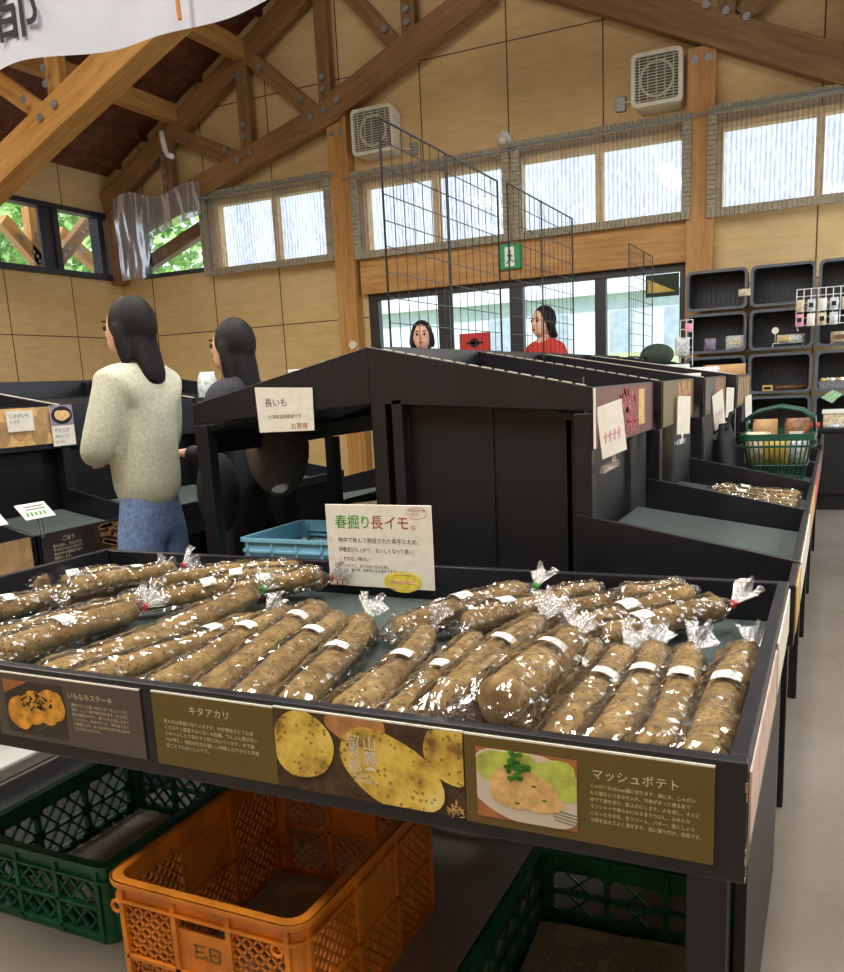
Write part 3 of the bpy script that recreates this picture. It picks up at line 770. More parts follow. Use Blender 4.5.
# olive one: kitaakari
t = poster(-1.05, -.797, .572, .706, 'olive', 'olive poster with white heading left of the potato picture')
text('キタアカリ', .0165, (-.97, PX - .0003, .674), 'cream_ink', t, 'title', spacing=1.12)
text('見ためは男爵に似ていますが、中が黄色でとても甘\nくカロチン豊富でほくほくの品種。でんぷん質が多い\nためつぶしたり蒸かすと特に向いています。ゆで崩\nれが早く、加熱の仕方も優しい時間とわずかひと手間\n皮ごとでもおいしいです。', .0082, (-1.027, PX - .0003, .651), 'cream_ink', t, 'body_text', line=1.36)
# potato picture
t = poster(-.796, -.466, .571, .708, 'soil_print', 'poster with a photograph of whole yellow potatoes on soil', 'potato_poster')
for k, (cx, cz, rx, rz, rot, n) in enumerate(((-.744, .650, .056, .058, .5, 30), (-.588, .628, .090, .058, -.42, 34), (-.645, .695, .055, .03, 0, 24), (-.482, .672, .05, .05, .3, 26))):
    mb = MB(); c = (cx, PX - .0004 * (1 + (k < 2)), cz)
    n0 = len(mb.v); blob(mb, c, U, W, rx, rz, n, k + 3, .07, rot)
    for p in mb.v: p.x = min(max(p.x, -.795), -.467); p.z = min(max(p.z, .5725), .7055)
    mb.build('potato_print', 'stick' if k == 2 else 'potato', t, origin=None)
mb = MB(); rnd = random.Random(3)
for i in range(26): blob(mb, (-.483 + rnd.gauss(0, .006), PX - .0006, .583 + rnd.gauss(0, .004)), U, W, .005, .0008, 6, i, .1, rnd.uniform(0, 3))
mb.build('straw_print', 'spud_pale', t)
for i, ch in enumerate('留寿都'): text(ch, .0235, (-.6485, PX - .0024, .6605 - i * .0205), 'white_card', t, 'lettering', align='CENTER')
for i, ch in enumerate('山麓'): text(ch, .0255, (-.6205, PX - .0024, .659 - i * .0235), 'white_card', t, 'lettering', align='CENTER')
MB().prism([(-.633, PX - .0024, .6245), (-.620, PX - .0024, .632), (-.6105, PX - .0024, .6245)], (0, .0003, 0)).build('mountain_mark', 'white_card', t)
text('RUSUTSU\nSANROKU', .0088, (-.652, PX - .0024, .6115), 'white_card', t, 'lettering')
# mashed potato
t = poster(-.465, -.119, .569, .707, 'olive', 'olive poster with mashed potato picture at the right end of the tray front')
MB().box((-.447, PX - .0004, .582), (-.2985, PX, .689)).build('picture', 'table_print', t)
def cut(mb):
    for p in mb.v: p.x = min(max(p.x, -.4465), -.299); p.z = min(max(p.z, .5825), .6885)
    return mb
cut(blob(MB(), (-.372, PX - .0006, .636), U, W, .095, .056, 40, 2, .01, -.2)).build('plate_print', 'plate', t)
mb = MB()
for i, (x, z, rx, rz) in enumerate(((-.335, .658, .04, .024), (-.425, .664, .022, .025), (-.39, .672, .03, .02), (-.312, .642, .02, .02))): blob(mb, (x, PX - .0008 - i * .0001, z), U, W, rx, rz, 24, i, .2)
cut(mb).build('lettuce_print', 'lettuce', t)
mb = MB()
for i, (x, z, rx, rz) in enumerate(((-.378, .636, .048, .031), (-.355, .624, .036, .022), (-.395, .622, .03, .02))): blob(mb, (x, PX - .0013 - i * .0001, z), U, W, rx, rz, 30, i + 9, .14)
mb.build('mash_print', 'mash', t)
mb = MB(); rnd = random.Random(5)
for i in range(34): blob(mb, (-.386 + rnd.gauss(0, .009), PX - .0019 - i * .00005, .668 + rnd.gauss(0, .008)), U, W, .005, .004, 8, i, .3)
mb.build('parsley_print', 'parsley', t)['kind'] = 'stuff'
for x, z in ((-.36, .641), (-.345, .622), (-.385, .612)): blob(MB(), (x, PX - .0019, z), U, W, .004, .0015, 7, 1, .2).build('herb_fleck_print', 'parsley', t)
mb = MB()
for i in range(4): mb.bar((-.335 + i * .001, PX - .0014, .611 - i * .005), (-.299, PX - .0014, .606 - i * .005), .0018, .0005, (0, -1, 0))
mb.build('fork_print', 'steel', t)
text('マッシュポテト', .0165, (-.279, PX - .0003, .667), 'cream_ink', t, 'title', spacing=1.05)
text('じゃがいもは5mm幅に切ります。鍋に水、じゃがい\nもと塩ひとつまみを入れ、竹串がすっと通るまで\nゆでて湯を切り、粉ふきにします。火を消し、すぐに\nマッシャーで滑らかになるまでつぶし、なめらか\nになったら牛乳、生クリーム、バター、塩こしょう\nで味を加えてよく混ぜます。皿に盛り付け、完成です。', .0067, (-.281, PX - .0003, .653), 'cream_ink', t, 'body_text', line=1.5, squeeze=.9)

# handwritten sign leaning on the back board
t = thing('handwritten_sign', (-1.135, 2.085, .645), 'white handwritten sign board propped at the back of the yam tray', 'sign')
MB().box((-1.298, 2.083, .648), (-.968, 2.089, .882)).build('board', 'white_card', t, bevel=.001)
SY = 2.0825
for ch, x, m in (('春', -1.249, 'green_ink'), ('掘', -1.209, 'green_ink'), ('り', -1.171, 'green_ink'), ('長', -1.135, 'red_ink'), ('イ', -1.092, 'red_ink'), ('モ', -1.054, 'red_ink')):
    text(ch, .042, (x, SY, .818), m, t, 'heading', align='CENTER', ext=.0004, squeeze=.95)
text('。', .04, (-1.03, SY, .818), 'red_ink', t, 'heading')
text('地中で休んで熟成された長芋なため、', .0165, (-1.262, SY, .775), 'ink', t, 'body_text', squeeze=.94)
text('栄養成分も上がり、おいしくなって良い。', .0155, (-1.262, SY, .748), 'ink', t, 'body_text', squeeze=.84)
text('くせのない味わい', .0155, (-1.262, SY, .722), 'ink', t, 'body_text', squeeze=.8)
text('（すりおろすと、粘りも出て甘みも増し\n　とろろや揚げ物、炒め物にも大変おすすめ）', .0105, (-1.272, SY, .703), 'ink', t, 'body_text', line=1.1, squeeze=.9)
mb = MB()
for z in (.78, .727): mb.tube([(-1.284 + .005 * math.cos(k * .785), SY, z + .006 * math.sin(k * .785)) for k in range(8)], .0006, 4, closed=True)
mb.build('pencil_mark', 'pink', t)
blob(MB(), (-1.063, SY, .668), U, W, .06, .029, 30, 6, .06).build('highlight', 'yellow', t)
mb = MB()
for cx, cz, ln in ((-1.06, .68, .026), (-1.056, .656, .034)):
    mb.add([], []); mb.tube([(cx - ln + .006 * math.cos(a), SY - .001, cz + .009 * math.sin(a)) for a in (1.57, 2.2, 3.14, 4.1, 4.71)] + [(cx + ln + .006 * math.cos(a), SY - .001, cz + .009 * math.sin(a)) for a in (-1.57, -.8, 0, .8, 1.57)], .0009, 4, closed=True)
mb.tube([(-1.093 + .011 * math.cos(k * .785), SY - .001, .659 + .012 * math.sin(k * .785)) for k in range(8)], .001, 4, closed=True)
mb.build('yam_doodle', 'pink', t)
mb = MB()
for k in range(3): mb.tube([(-1.282 + k * .017 + .010 * math.cos(a * .785), SY, .658 + .010 * math.sin(a * .785)) for a in range(8)], .0009, 4, closed=True)
mb.build('corner_doodle', 'red_ink', t)
mb = MB(); mb.tube([(-1.012 + .032 * math.cos(a * .785), SY, .862 + .017 * math.sin(a * .785)) for a in range(8)], .0006, 4, closed=True); mb.build('bubble', 'pink', t)
text('お好みの食\nべ方で♪', .0105, (-1.036, SY, .865), 'red_ink', t, 'lettering', line=1.1)

# ------------------------------------------------------------------ double sided racks
def rack(name, xr, ys, sides, lab, near=True, xup=(.70, .73, .775, .83), leftlow0=0, bay0=None, upz=1.17):
    t = thing(name, (xr, (ys[0] + ys[-1]) / 2, 0), lab, 'display rack', 'black display racks')
    zr, zl = 1.322, .80
    n = len(ys) - 1
    for s in sides:
        X = lambda d: xr + s * d
        for b in range(n):
            y0, y1 = ys[b], ys[b + 1]; xu = xup[min(b, len(xup) - 1)]
            zu = lambda d: zr - .218 * d
            # upper tray: base, rim, divider
            MB().prism([(X(.02), y0 + .02, zu(.02) - .085), (X(xu - .02), y0 + .02, upz - .085), (X(xu - .02), y0 + .02, upz - .1), (X(.02), y0 + .02, zu(.02) - .1)], (0, y1 - y0 - .02, 0)).build('upper_base', 'black2', t)
            MB().box(sorted2((X(xu - .02), y0 + .004, .995), (X(xu), y1 - .004, upz))[0], sorted2((X(xu - .02), y0 + .004, .995), (X(xu), y1 - .004, upz))[1]).build('upper_rim', 'black', t, bevel=.003)
            dz = 0.0
            MB().prism([(X(.0), y0, zr), (X(xu), y0, upz), (X(xu), y0, upz - .065 if b == 0 else upz - .12), (X(.0), y0, zr - .172)], (0, .02, 0)).build('upper_end_board' if b == 0 else 'upper_divider', 'black', t, bevel=.002)
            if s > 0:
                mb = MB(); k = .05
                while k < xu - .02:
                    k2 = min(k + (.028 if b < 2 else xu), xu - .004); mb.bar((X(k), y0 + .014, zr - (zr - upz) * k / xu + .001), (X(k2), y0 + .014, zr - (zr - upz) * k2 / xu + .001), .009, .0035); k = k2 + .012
                mb.build('edge_glint', 'white_plastic', t)  # pale dashes put in for light glinting on the board's top edge
            # support posts below the upper rim
            MB().box(*sorted2((X(xu - .055), y0 + .001, .0), (X(xu - .004), y0 + .05, .995 if b else 1.10))).build('rim_post', 'black', t, bevel=.003)
            if s > 0: MB().box(*sorted2((X(min(xup[:n]) - .09), y0 + (.05 if b == 0 else 0), .05), (X(min(xup[:n]) - .075), y1, 1.08))).build('riser_panel', 'black2', t)
            # lower tray
            if s < 0 and b < leftlow0: continue
            xl = 1.243
            MB().prism([(X(xu - .06), y0 + .02, .70), (X(xl - .02), y0 + .02, .615), (X(xl - .02), y0 + .02, .60), (X(xu - .06), y0 + .02, .685)], (0, y1 - y0 - .02, 0)).build('lower_base', 'black2', t)
            MB().prism([(X(xu - .05), y0 + .03, .708), (X(xl - .025), y0 + .03, .624), (X(xl - .025), y0 + .03, .616), (X(xu - .05), y0 + .03, .70)], (0, y1 - y0 - .04, 0)).build('lower_matting', 'felt', t)
            MB().box(*sorted2((X(xl - .02), y0 + .004, .55), (X(xl), y1 - .004, .70))).build('lower_rim', 'black', t, bevel=.003)
            MB().prism([(X(xu - .05), y0, .815), (X(xl), y0, .70), (X(xl), y0, .56), (X(xu - .05), y0, .62)], (0, .02, 0)).build('lower_divider', 'black', t, bevel=.002)
            if s > 0 and near: MB().box(*sorted2((X(xl + .001), y0 + .02, .585), (X(xl + .004), y1 - .03, .695))).build('rim_poster', ['white_card', 'spud_pale', 'beans', 'grey_print'][b % 4], t)
            MB().box(*sorted2((X(xl - .07), y0, 0), (X(xl - .02), y0 + .05, .6))).build('leg', 'black', t, bevel=.003)
        y1 = ys[-1]; xu = xup[min(n - 1, len(xup) - 1)]
        MB().prism([(X(0), y1 - .01, zr), (X(xu), y1 - .01, upz), (X(xu), y1 - .01, 1.0), (X(0), y1 - .01, 1.1)], (0, .02, 0)).build('upper_end_board', 'black', t)
        MB().prism([(X(.6), y1 - .01, .815), (X(1.243), y1 - .01, .70), (X(1.243), y1 - .01, .5), (X(.6), y1 - .01, .5)], (0, .02, 0)).build('lower_end_board', 'black', t)
        MB().box(*sorted2((X(.6), y1 - .06, 0), (X(.65), y1 - .01, 1.1))).build('rim_post', 'black', t)
    for y in [ys[0]] + [y - .05 for y in ys[2::2]]:
        MB().box((xr, y + .001, 0), (xr + .05, y + .051, zr - .01)).build('ridge_post', 'black', t, bevel=.003)
    MB().box((xr - .02, ys[0] + .06, zr - (.05 if near else .24)), (xr + .02, ys[-1], zr)).build('ridge_rail', 'black', t)
    if near:
        y0 = ys[0]
        MB().box((xr + .072, y0, 0), (xr + .108, y0 + .04, 1.16)).build('frame_post', 'black', t, bevel=.003)
        MB().box((xr + .106, y0 + .05, .3), (xr + .66, y0 + .065, 1.2)).build('end_panel', 'black2', t)
        MB().box((xr + .38, y0 + .044, .3), (xr + .386, y0 + .05, 1.15)).build('panel_joint', 'black', t)
        MB().box((xr + .05, y0 + .06, .3), (xr + .08, y0 + .075, 1.2)).build('end_panel', 'black2', t)
    for y in (ys[0] + .05, ys[-1] - .05):
        MB().box((xr - (1.2 if -1 in sides else .05), y, .09), (xr + (1.2 if 1 in sides else .05), y + .04, .16)).build('foot_rail', 'black2', t)
    return t
def sorted2(a, b): return tuple(map(min, a, b)), tuple(map(max, a, b))
YS = (2.41, 3.3, 4.106, 4.95, 5.8)
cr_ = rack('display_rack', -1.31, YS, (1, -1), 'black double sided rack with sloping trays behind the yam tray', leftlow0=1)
MB().box((-.085, 2.14, .55), (-.067, 2.40, .70)).build('lower_rim', 'black', cr_, bevel=.003)
MB().box((-.066, 2.15, .58), (-.063, 2.39, .695)).build('rim_poster', 'spud_pale', cr_)
MB().box((-.60, 2.14, .585), (-.087, 2.40, .60)).build('lower_base', 'felt', cr_)
MB().box((-.15, 2.3, 0), (-.1, 2.35, .585)).build('leg', 'black', cr_)
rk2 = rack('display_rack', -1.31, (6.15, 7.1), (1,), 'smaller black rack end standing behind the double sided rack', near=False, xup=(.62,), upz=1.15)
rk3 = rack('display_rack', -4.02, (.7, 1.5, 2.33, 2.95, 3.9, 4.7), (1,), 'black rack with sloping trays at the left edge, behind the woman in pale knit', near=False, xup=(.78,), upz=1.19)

# casters seen under the left half of the rack
for x, y in ((-2.22, 3.42), (-2.06, 3.42)):
    t = thing('caster', (x, y, 0), 'small black caster under the left half of the rack, %s one' % ('left' if x < -2.1 else 'right'), 'caster', 'casters under the rack')
    MB().tube([(x - .012, y, .03), (x + .012, y, .03)], .03, 14).build('wheel', 'black2', t)
    MB().bar((x, y, .03), (x + .02, y, .088), .03, .008, (0, 1, 0)).build('fork', 'steel', t)

# wire grid panels on the ridge
def mesh_panel(x, y0, y1, z0, z1, lab, mid):
    t = thing('wire_grid', (x, (y0 + y1) / 2, z0), lab, 'wire grid', 'black wire grids standing on the rack')
    MB().tube([(x, y0, z0), (x, y0, z1), (x, y1, z1), (x, y1, z0)], .0045, 6, closed=True).tube([(x, mid, z0), (x, mid, z1)], .0045, 6).build('frame', 'wire_black', t)
    mb = MB(); k = 1
    while y0 + k * .075 < y1: mb.tube([(x, y0 + k * .075, z0), (x, y0 + k * .075, z1)], .0016, 4); k += 1
    mb.build('upright_wires', 'wire_black', t)
    mb = MB(); k = 1
    while z0 + k * .078 < z1: mb.tube([(x + .004, y0, z0 + k * .078), (x + .004, y1, z0 + k * .078)], .002, 4); k += 1
    mb.build('cross_wires', 'wire_black', t)
mesh_panel(-1.31, 2.574, 3.624, 1.322, 2.012, 'nearest and largest black wire grid on the rack ridge', 3.085)
mesh_panel(-1.31, 3.748, 4.774, 1.322, 2.026, 'second black wire grid on the rack ridge, below the exit sign', 4.228)
mesh_panel(-1.31, 6.2, 7.04, 1.322, 2.068, 'farthest black wire grid, in front of the right door pane', 6.7)

# ------------------------------------------------------------------ bagged long yams
def yam_bag(p, q, rf, rn, tie, lab_t, label, seed):
    p, q = V(p), V(q); rnd = random.Random(seed)
    d = (q - p).normalized()
    if p.y < 1.3 and q.y > 1.4: p = p - d * .055
    if p.y < 1.135: p = p + d * ((1.135 - p.y) / d.y)
    L = (q - p).length
    up = V((0, 0, 1)); sd = d.cross(up).normalized(); u = sd.cross(d)
    t = thing('bagged_yam', tuple(p), label, 'bagged yam', 'bagged long yams in the front tray')
    bend = rnd.uniform(-.012, .012); off = V((seed * 3.1, seed * 1.7, 0))
    def axis(s): return p + d * (L * s) + sd * (bend * math.sin(math.pi * s)) + u * (.004 * math.sin(math.pi * s * 2 + seed))
    def rad(s):
        r = rf + (rn - rf) * s
        if s < .07: r *= math.sqrt(max(0, 1 - ((.07 - s) / .07) ** 2)) * .9 + .1
        if s > .95: r *= math.sqrt(max(0, 1 - ((s - .95) / .05) ** 2)) * .75 + .25
        return r
    NS, NA = 44, 20
    mb = MB()
    for i in range(NS + 1):
        s = i / NS; c = axis(s); r = rad(s)
        for j in range(NA):
            a = 2 * math.pi * j / NA; n_ = u * math.cos(a) + sd * math.sin(a)
            k = 1 + .10 * noise.noise(V((s * 6, math.cos(a) * .8, math.sin(a) * .8)) + off) + .05 * noise.noise(V((s * 26, math.cos(a) * 2, math.sin(a) * 2)) + off)
            mb.v.append(c + n_ * r * k * .97)
    for i in range(NS):
        for j in range(NA): mb.f.append([i * NA + j, i * NA + (j + 1) % NA, (i + 1) * NA + (j + 1) % NA, (i + 1) * NA + j]); mb.mi.append(0)
    mb.f.append(list(range(NA))[::-1]); mb.mi.append(0); mb.f.append([NS * NA + j for j in range(NA)]); mb.mi.append(0)
    mb.build('yam', 'yam', t, smooth=True)
    # film sleeve
    NS, NA = 56, 30; mb = MB(); e = .028
    s0, s1 = -.03 / L, 1 + (.012 if tie == 'none' else .028) / L
    for i in range(NS + 1):
        s = s0 + (s1 - s0) * i / NS; c = axis(min(max(s, 0), 1)) + d * (L * (s - min(max(s, 0), 1)))
        r = (rf + (rn - rf) * min(max(s, 0), 1)) + .0025
        fl = 1.0; wd = 1.0
        if s < .03: fl = max(.12, (s - s0) / (.03 - s0)); wd = 1.12
        if s > .93: k = (s - .93) / (s1 - .93); r = r * (1 - k) + (.0065 if tie != 'none' else .012) * k
        for j in range(NA):
            a = 2 * math.pi * j / NA
            wr = noise.noise(V((s * 5, math.cos(a) * 1.6, math.sin(a) * 1.6)) - off) * .10 + abs(noise.noise(V((s * 13 + math.sin(a) * 2, math.cos(a) * 3, math.sin(a) * 3)) + off * 2)) * .38
            rr = r * (1.05 + max(0, wr))
            x = math.sin(a) * rr * wd * (1.0 + .16 * min(1, max(0, (.95 - s) * 8))); z = math.cos(a) * rr
            z = z * fl - (1 - fl) * r * .3
            mb.v.append(c + sd * x + u * z)
    for i in range(NS):
        for j in range(NA): mb.f.append([i * NA + j, i * NA + (j + 1) % NA, (i + 1) * NA + (j + 1) % NA, (i + 1) * NA + j]); mb.mi.append(0)
    mb.f.append(list(range(NA))[::-1]); mb.mi.append(0)
    mb.build('film_sleeve', 'film', t, smooth=False)
    end = axis(1) + d * (L * (s1 - 1))
    if tie != 'none':
        mb = MB(); tl = rnd.uniform(.045, .062); td = (d + V((rnd.uniform(-.2, .5), .1, rnd.uniform(.6, 1.2)))).normalized()
        a0 = td.orthogonal().normalized(); b0 = td.cross(a0)
        def f(s, v):
            a = 2 * math.pi * s; w_ = .005 + .026 * v ** .8
            pl = 1 + .42 * math.sin(a * 5 + seed) * v + .2 * math.sin(a * 11 + 2 * seed) * v
            return end + td * (tl * v * (1 + .25 * math.sin(a * 3 + seed))) + (a0 * math.cos(a) * .55 + b0 * math.sin(a)) * w_ * pl
        mb.grid(f, 48, 8).build('film_tuft', 'tuft', t, smooth=False, recalc=False)
        MB().tube([end + (sd * math.cos(a) + u * math.sin(a)) * .0085 for a in [k * .628 for k in range(10)]], .003, 6, closed=True).tube([end + sd * .008, end + sd * .02 + u * .008], .002, 5).build('twist_tie', {'red': 'red', 'green': 'tie_green', 'clear': 'tie_clear'}[tie], t)
    if lab_t >= 0:
        mb = MB(); s = lab_t; hl = .019 / L; tw = rnd.uniform(-.25, .25) + .25
        def f(a, v):
            ss = s + (v - .5) * 2 * hl + (a - .5) * .01 / L; an = (a - .5) * 1.15 + tw
            r = (rf + (rn - rf) * ss) * 1.15 + .0045
            return axis(ss) + (u * math.cos(an) + sd * math.sin(an)) * r
        mb.grid(f, 12, 3).build('price_label', 'label', t, smooth=True, recalc=False)
    return t
BAGS = [
    [[-1.965, 1.709, 0.653], [-1.927, 2.031, 0.65], 0.027, 0.024, "red", 0.5, "short bagged yam with red tie in the middle of the left back heap"],
    [[-2.281, 1.842, 0.652], [-2.058, 2.031, 0.66], 0.026, 0.022, "none", 0.55, "labelled bagged yam lying in the back left corner of the tray"],
    [[-1.808, 1.9, 0.652], [-1.545, 2.038, 0.686], 0.026, 0.022, "none", 0.35, "labelled bagged yam in the second row of the back left heap"],
    [[-1.455, 1.968, 0.656], [-1.3, 2.044, 0.676], 0.03, 0.026, "red", -1, "short bagged yam with red tie touching the left side of the handwritten sign"],
    [[-1.589, 1.887, 0.682], [-1.28, 1.995, 0.708], 0.024, 0.02, "none", 0.3, "thin bagged yam along the back board left of the handwritten sign"],
    [[-2.313, 1.594, 0.66], [-2.163, 1.855, 0.668], 0.03, 0.026, "none", -1, "bagged yam without label or tie at the far left back edge of the tray"],
    [[-2.08, 1.423, 0.658], [-2.023, 1.784, 0.652], 0.032, 0.026, "red", 0.5, "red tied labelled bagged yam at the left frame edge, before the back heap"],
    [[-1.716, 1.685, 0.658], [-1.48, 1.866, 0.684], 0.028, 0.024, "none", 0.8, "bagged yam with a label near its tip, just behind the long green tied yam"],
    [[-1.826, 1.212, 0.657], [-1.66, 1.651, 0.665], 0.031, 0.027, "red", -1, "red tied bagged yam directly behind the big labelled one at left"],
    [[-1.66, 1.14, 0.666], [-1.61, 1.634, 0.67], 0.036, 0.028, "red", 0.55, "thick red tied bagged yam with square label above the grey fried potato poster"],
    [[-1.735, 1.887, 0.683], [-1.371, 2.043, 0.708], 0.025, 0.022, "none", -1, "unlabelled bagged yam on top along the back board of the left heap"],
    [[-1.929, 1.718, 0.688], [-1.833, 2.043, 0.684], 0.026, 0.022, "red", 0.6, "red tied labelled bagged yam on top at the back left corner heap"],
    [[-1.453, 1.829, 0.672], [-1.241, 1.932, 0.718], 0.026, 0.022, "none", 0.4, "labelled bagged yam on top of the left heap next to the handwritten sign"],
    [[-1.319, 1.188, 0.655], [-1.262, 1.678, 0.649], 0.029, 0.023, "green", 0.72, "green tied labelled bagged yam tucked right beside the longest yam"],
    [[-1.398, 1.136, 0.66], [-1.36, 1.811, 0.682], 0.034, 0.026, "green", -1, "longest bagged yam, green tied, running back to the left of the bare matting"],
    [[-1.152, 1.201, 0.656], [-1.225, 1.773, 0.652], 0.03, 0.026, "none", 0.62, "bagged yam with label above the left edge of the olive heading poster"],
    [[-1.038, 1.2, 0.657], [-1.165, 1.82, 0.657], 0.031, 0.031, "none", 0.72, "bagged yam with blunt cut end, third left of the bare matting gap"],
    [[-0.936, 1.2, 0.659], [-1.076, 1.76, 0.653], 0.033, 0.027, "none", 0.66, "bagged yam without tie, second left of the bare matting gap"],
    [[-0.84, 1.205, 0.659], [-0.985, 1.727, 0.656], 0.033, 0.03, "green", 0.5, "green tied bagged yam with label, on the left side of the bare matting gap"],
    [[-0.728, 1.209, 0.66], [-0.807, 1.691, 0.651], 0.034, 0.025, "clear", 0.55, "bagged yam with clear tuft on the right side of the bare matting gap"],
    [[-0.63, 1.215, 0.659], [-0.675, 1.662, 0.652], 0.033, 0.026, "none", 0.5, "labelled bagged yam lying above the middle potato of the potato poster"],
    [[-0.557, 1.219, 0.656], [-0.602, 1.631, 0.65], 0.03, 0.024, "none", -1, "unlabelled bagged yam mostly under the two big wrinkled bags"],
    [[-0.494, 1.212, 0.658], [-0.521, 1.613, 0.652], 0.032, 0.026, "none", -1, "unlabelled bagged yam half hidden in shade below the topmost wrinkled bag"],
    [[-0.422, 1.206, 0.66], [-0.433, 1.706, 0.653], 0.034, 0.027, "none", 0.62, "labelled bagged yam leaning out from under the topmost wrinkled bag"],
    [[-0.352, 1.192, 0.662], [-0.359, 1.648, 0.656], 0.036, 0.03, "red", 0.58, "bagged yam with red tie, fourth from the right side board"],
    [[-0.284, 1.183, 0.666], [-0.308, 1.71, 0.652], 0.036, 0.026, "clear", 0.62, "labelled bagged yam with clear tuft, third from the right side board"],
    [[-0.215, 1.197, 0.662], [-0.238, 1.687, 0.653], 0.036, 0.027, "clear", 0.62, "upright lying bagged yam with clear tuft, second from the right side board"],
    [[-0.145, 1.197, 0.663], [-0.133, 1.712, 0.657], 0.037, 0.031, "clear", 0.55, "dark bagged yam closest to the right side board"],
    [[-0.689, 1.981, 0.65], [-0.503, 2.042, 0.692], 0.024, 0.02, "none", -1, "thin unlabelled bagged yam farthest back in the crosswise right heap"],
    [[-0.889, 1.684, 0.656], [-0.668, 1.969, 0.7], 0.03, 0.024, "green", 0.5, "green tied labelled bagged yam just right of the handwritten sign"],
    [[-0.751, 1.756, 0.656], [-0.568, 1.972, 0.68], 0.03, 0.024, "none", 0.42, "labelled bagged yam behind the wrinkled bags, next to the green tied one"],
    [[-0.598, 1.857, 0.654], [-0.349, 2.041, 0.696], 0.028, 0.022, "none", 0.7, "labelled bagged yam third from the front of the crosswise right heap"],
    [[-0.419, 1.939, 0.702], [-0.308, 2.012, 0.71], 0.024, 0.02, "none", -1, "short bagged yam at the very back of the crosswise right heap"],
    [[-0.504, 1.777, 0.66], [-0.274, 1.99, 0.703], 0.03, 0.023, "none", 0.45, "labelled bagged yam right behind the front one of the crosswise heap"],
    [[-0.427, 1.765, 0.656], [-0.211, 1.978, 0.682], 0.03, 0.026, "red", 0.3, "thick red tied bagged yam lying crosswise in front of the right heap"],
    [[-0.528, 1.168, 0.716], [-0.574, 1.782, 0.676], 0.034, 0.024, "clear", 0.5, "big wrinkled bag with label lying on top, left one of the two"],
    [[-0.438, 1.158, 0.73], [-0.446, 1.586, 0.706], 0.04, 0.028, "clear", 0.55, "topmost wrinkled bag holding a thick yam, right one of the two"]]
for i, b in enumerate(BAGS): yam_bag(b[0], b[1], b[2], b[3], b[4], b[5], b[6], i + 1)

# ------------------------------------------------------------------ posters and price cards on the racks
def face_poster(x, y0, y1, z0, z1, mat, lab, group='posters on the rack rims'):    # faces +x
    t = thing('rack_poster', (x, (y0 + y1) / 2, z0), lab, 'poster', group)
    MB().box((x, y0, z0), (x + .003, y1, z1)).build('card', mat, t)
    return t
UX = -1.31 + .70 + .001
Uy = (0, 1, 0); nx = (1, 0, 0)
t = face_poster(UX, 2.425, 3.285, 1.0, 1.166, 'burgundy', 'dark red poster with beans on the near upper rim of the big rack')
MB().box((UX, 2.412, 1.0), (UX + .004, 2.424, 1.168)).build('pale_edge', 'white_card', t)
mb = MB(); rnd = random.Random(2)
for i in range(70): blob(mb, (UX + .0032, rnd.uniform(2.72, 2.98), rnd.uniform(1.012, 1.155)), Uy, W, .016, .008, 8, i, .1, rnd.uniform(0, 3), .0006, nx)
mb.build('bean_print', 'beans', t)
MB().box((UX + .003, 3.02, 1.03), (UX + .0036, 3.12, 1.15)).build('picture', 'spud_pale', t)
mb = MB()
for k in range(9): mb.box((UX + .003, 3.15, 1.04 + k * .012), (UX + .0034, 3.26, 1.043 + k * .012))
mb.build('print_lines', 'dark_print', t)
UX2 = -1.31 + .73 + .001
t = face_poster(UX2, 3.32, 4.09, 1.0, 1.166, 'olive', 'olive poster with potatoes on the second upper rim of the big rack')
mb = MB(); rnd = random.Random(6)
for i in range(14): blob(mb, (UX2 + .0032 + .0001 * (i % 4), rnd.uniform(3.66, 4.04), rnd.uniform(1.03, 1.14)), Uy, W, .06, .03, 14, i, .1, rnd.uniform(0, 3), .0006, nx)
for p in mb.v: p.z = min(max(p.z, 1.002), 1.164)
mb.build('potato_print', 'stick', t)
UX3 = -1.31 + .775 + .001
t = face_poster(UX3, 4.13, 4.93, 1.0, 1.166, 'dark_print', 'dark poster with pale roots on the third upper rim of the big rack')
mb = MB(); rnd = random.Random(7)
for i in range(9): mb.bar((UX3 + .0034, 4.5 + i * .045, 1.005), (UX3 + .0034, 4.52 + i * .047, 1.16), .022, .0006, (1, 0, 0))
mb.build('root_print', 'stick', t)
UX4 = -1.31 + .83 + .001
t = face_poster(UX4, 4.97, 5.78, 1.0, 1.166, 'soil_print', 'brown poster on the farthest upper rim of the big rack')
mb = MB()
for i in range(7): mb.bar((UX4 + .0034, 5.02 + i * .1, 1.01), (UX4 + .0034, 5.05 + i * .1, 1.155), .03, .0006, (1, 0, 0))
mb.build('root_print', 'spud_pale', t)

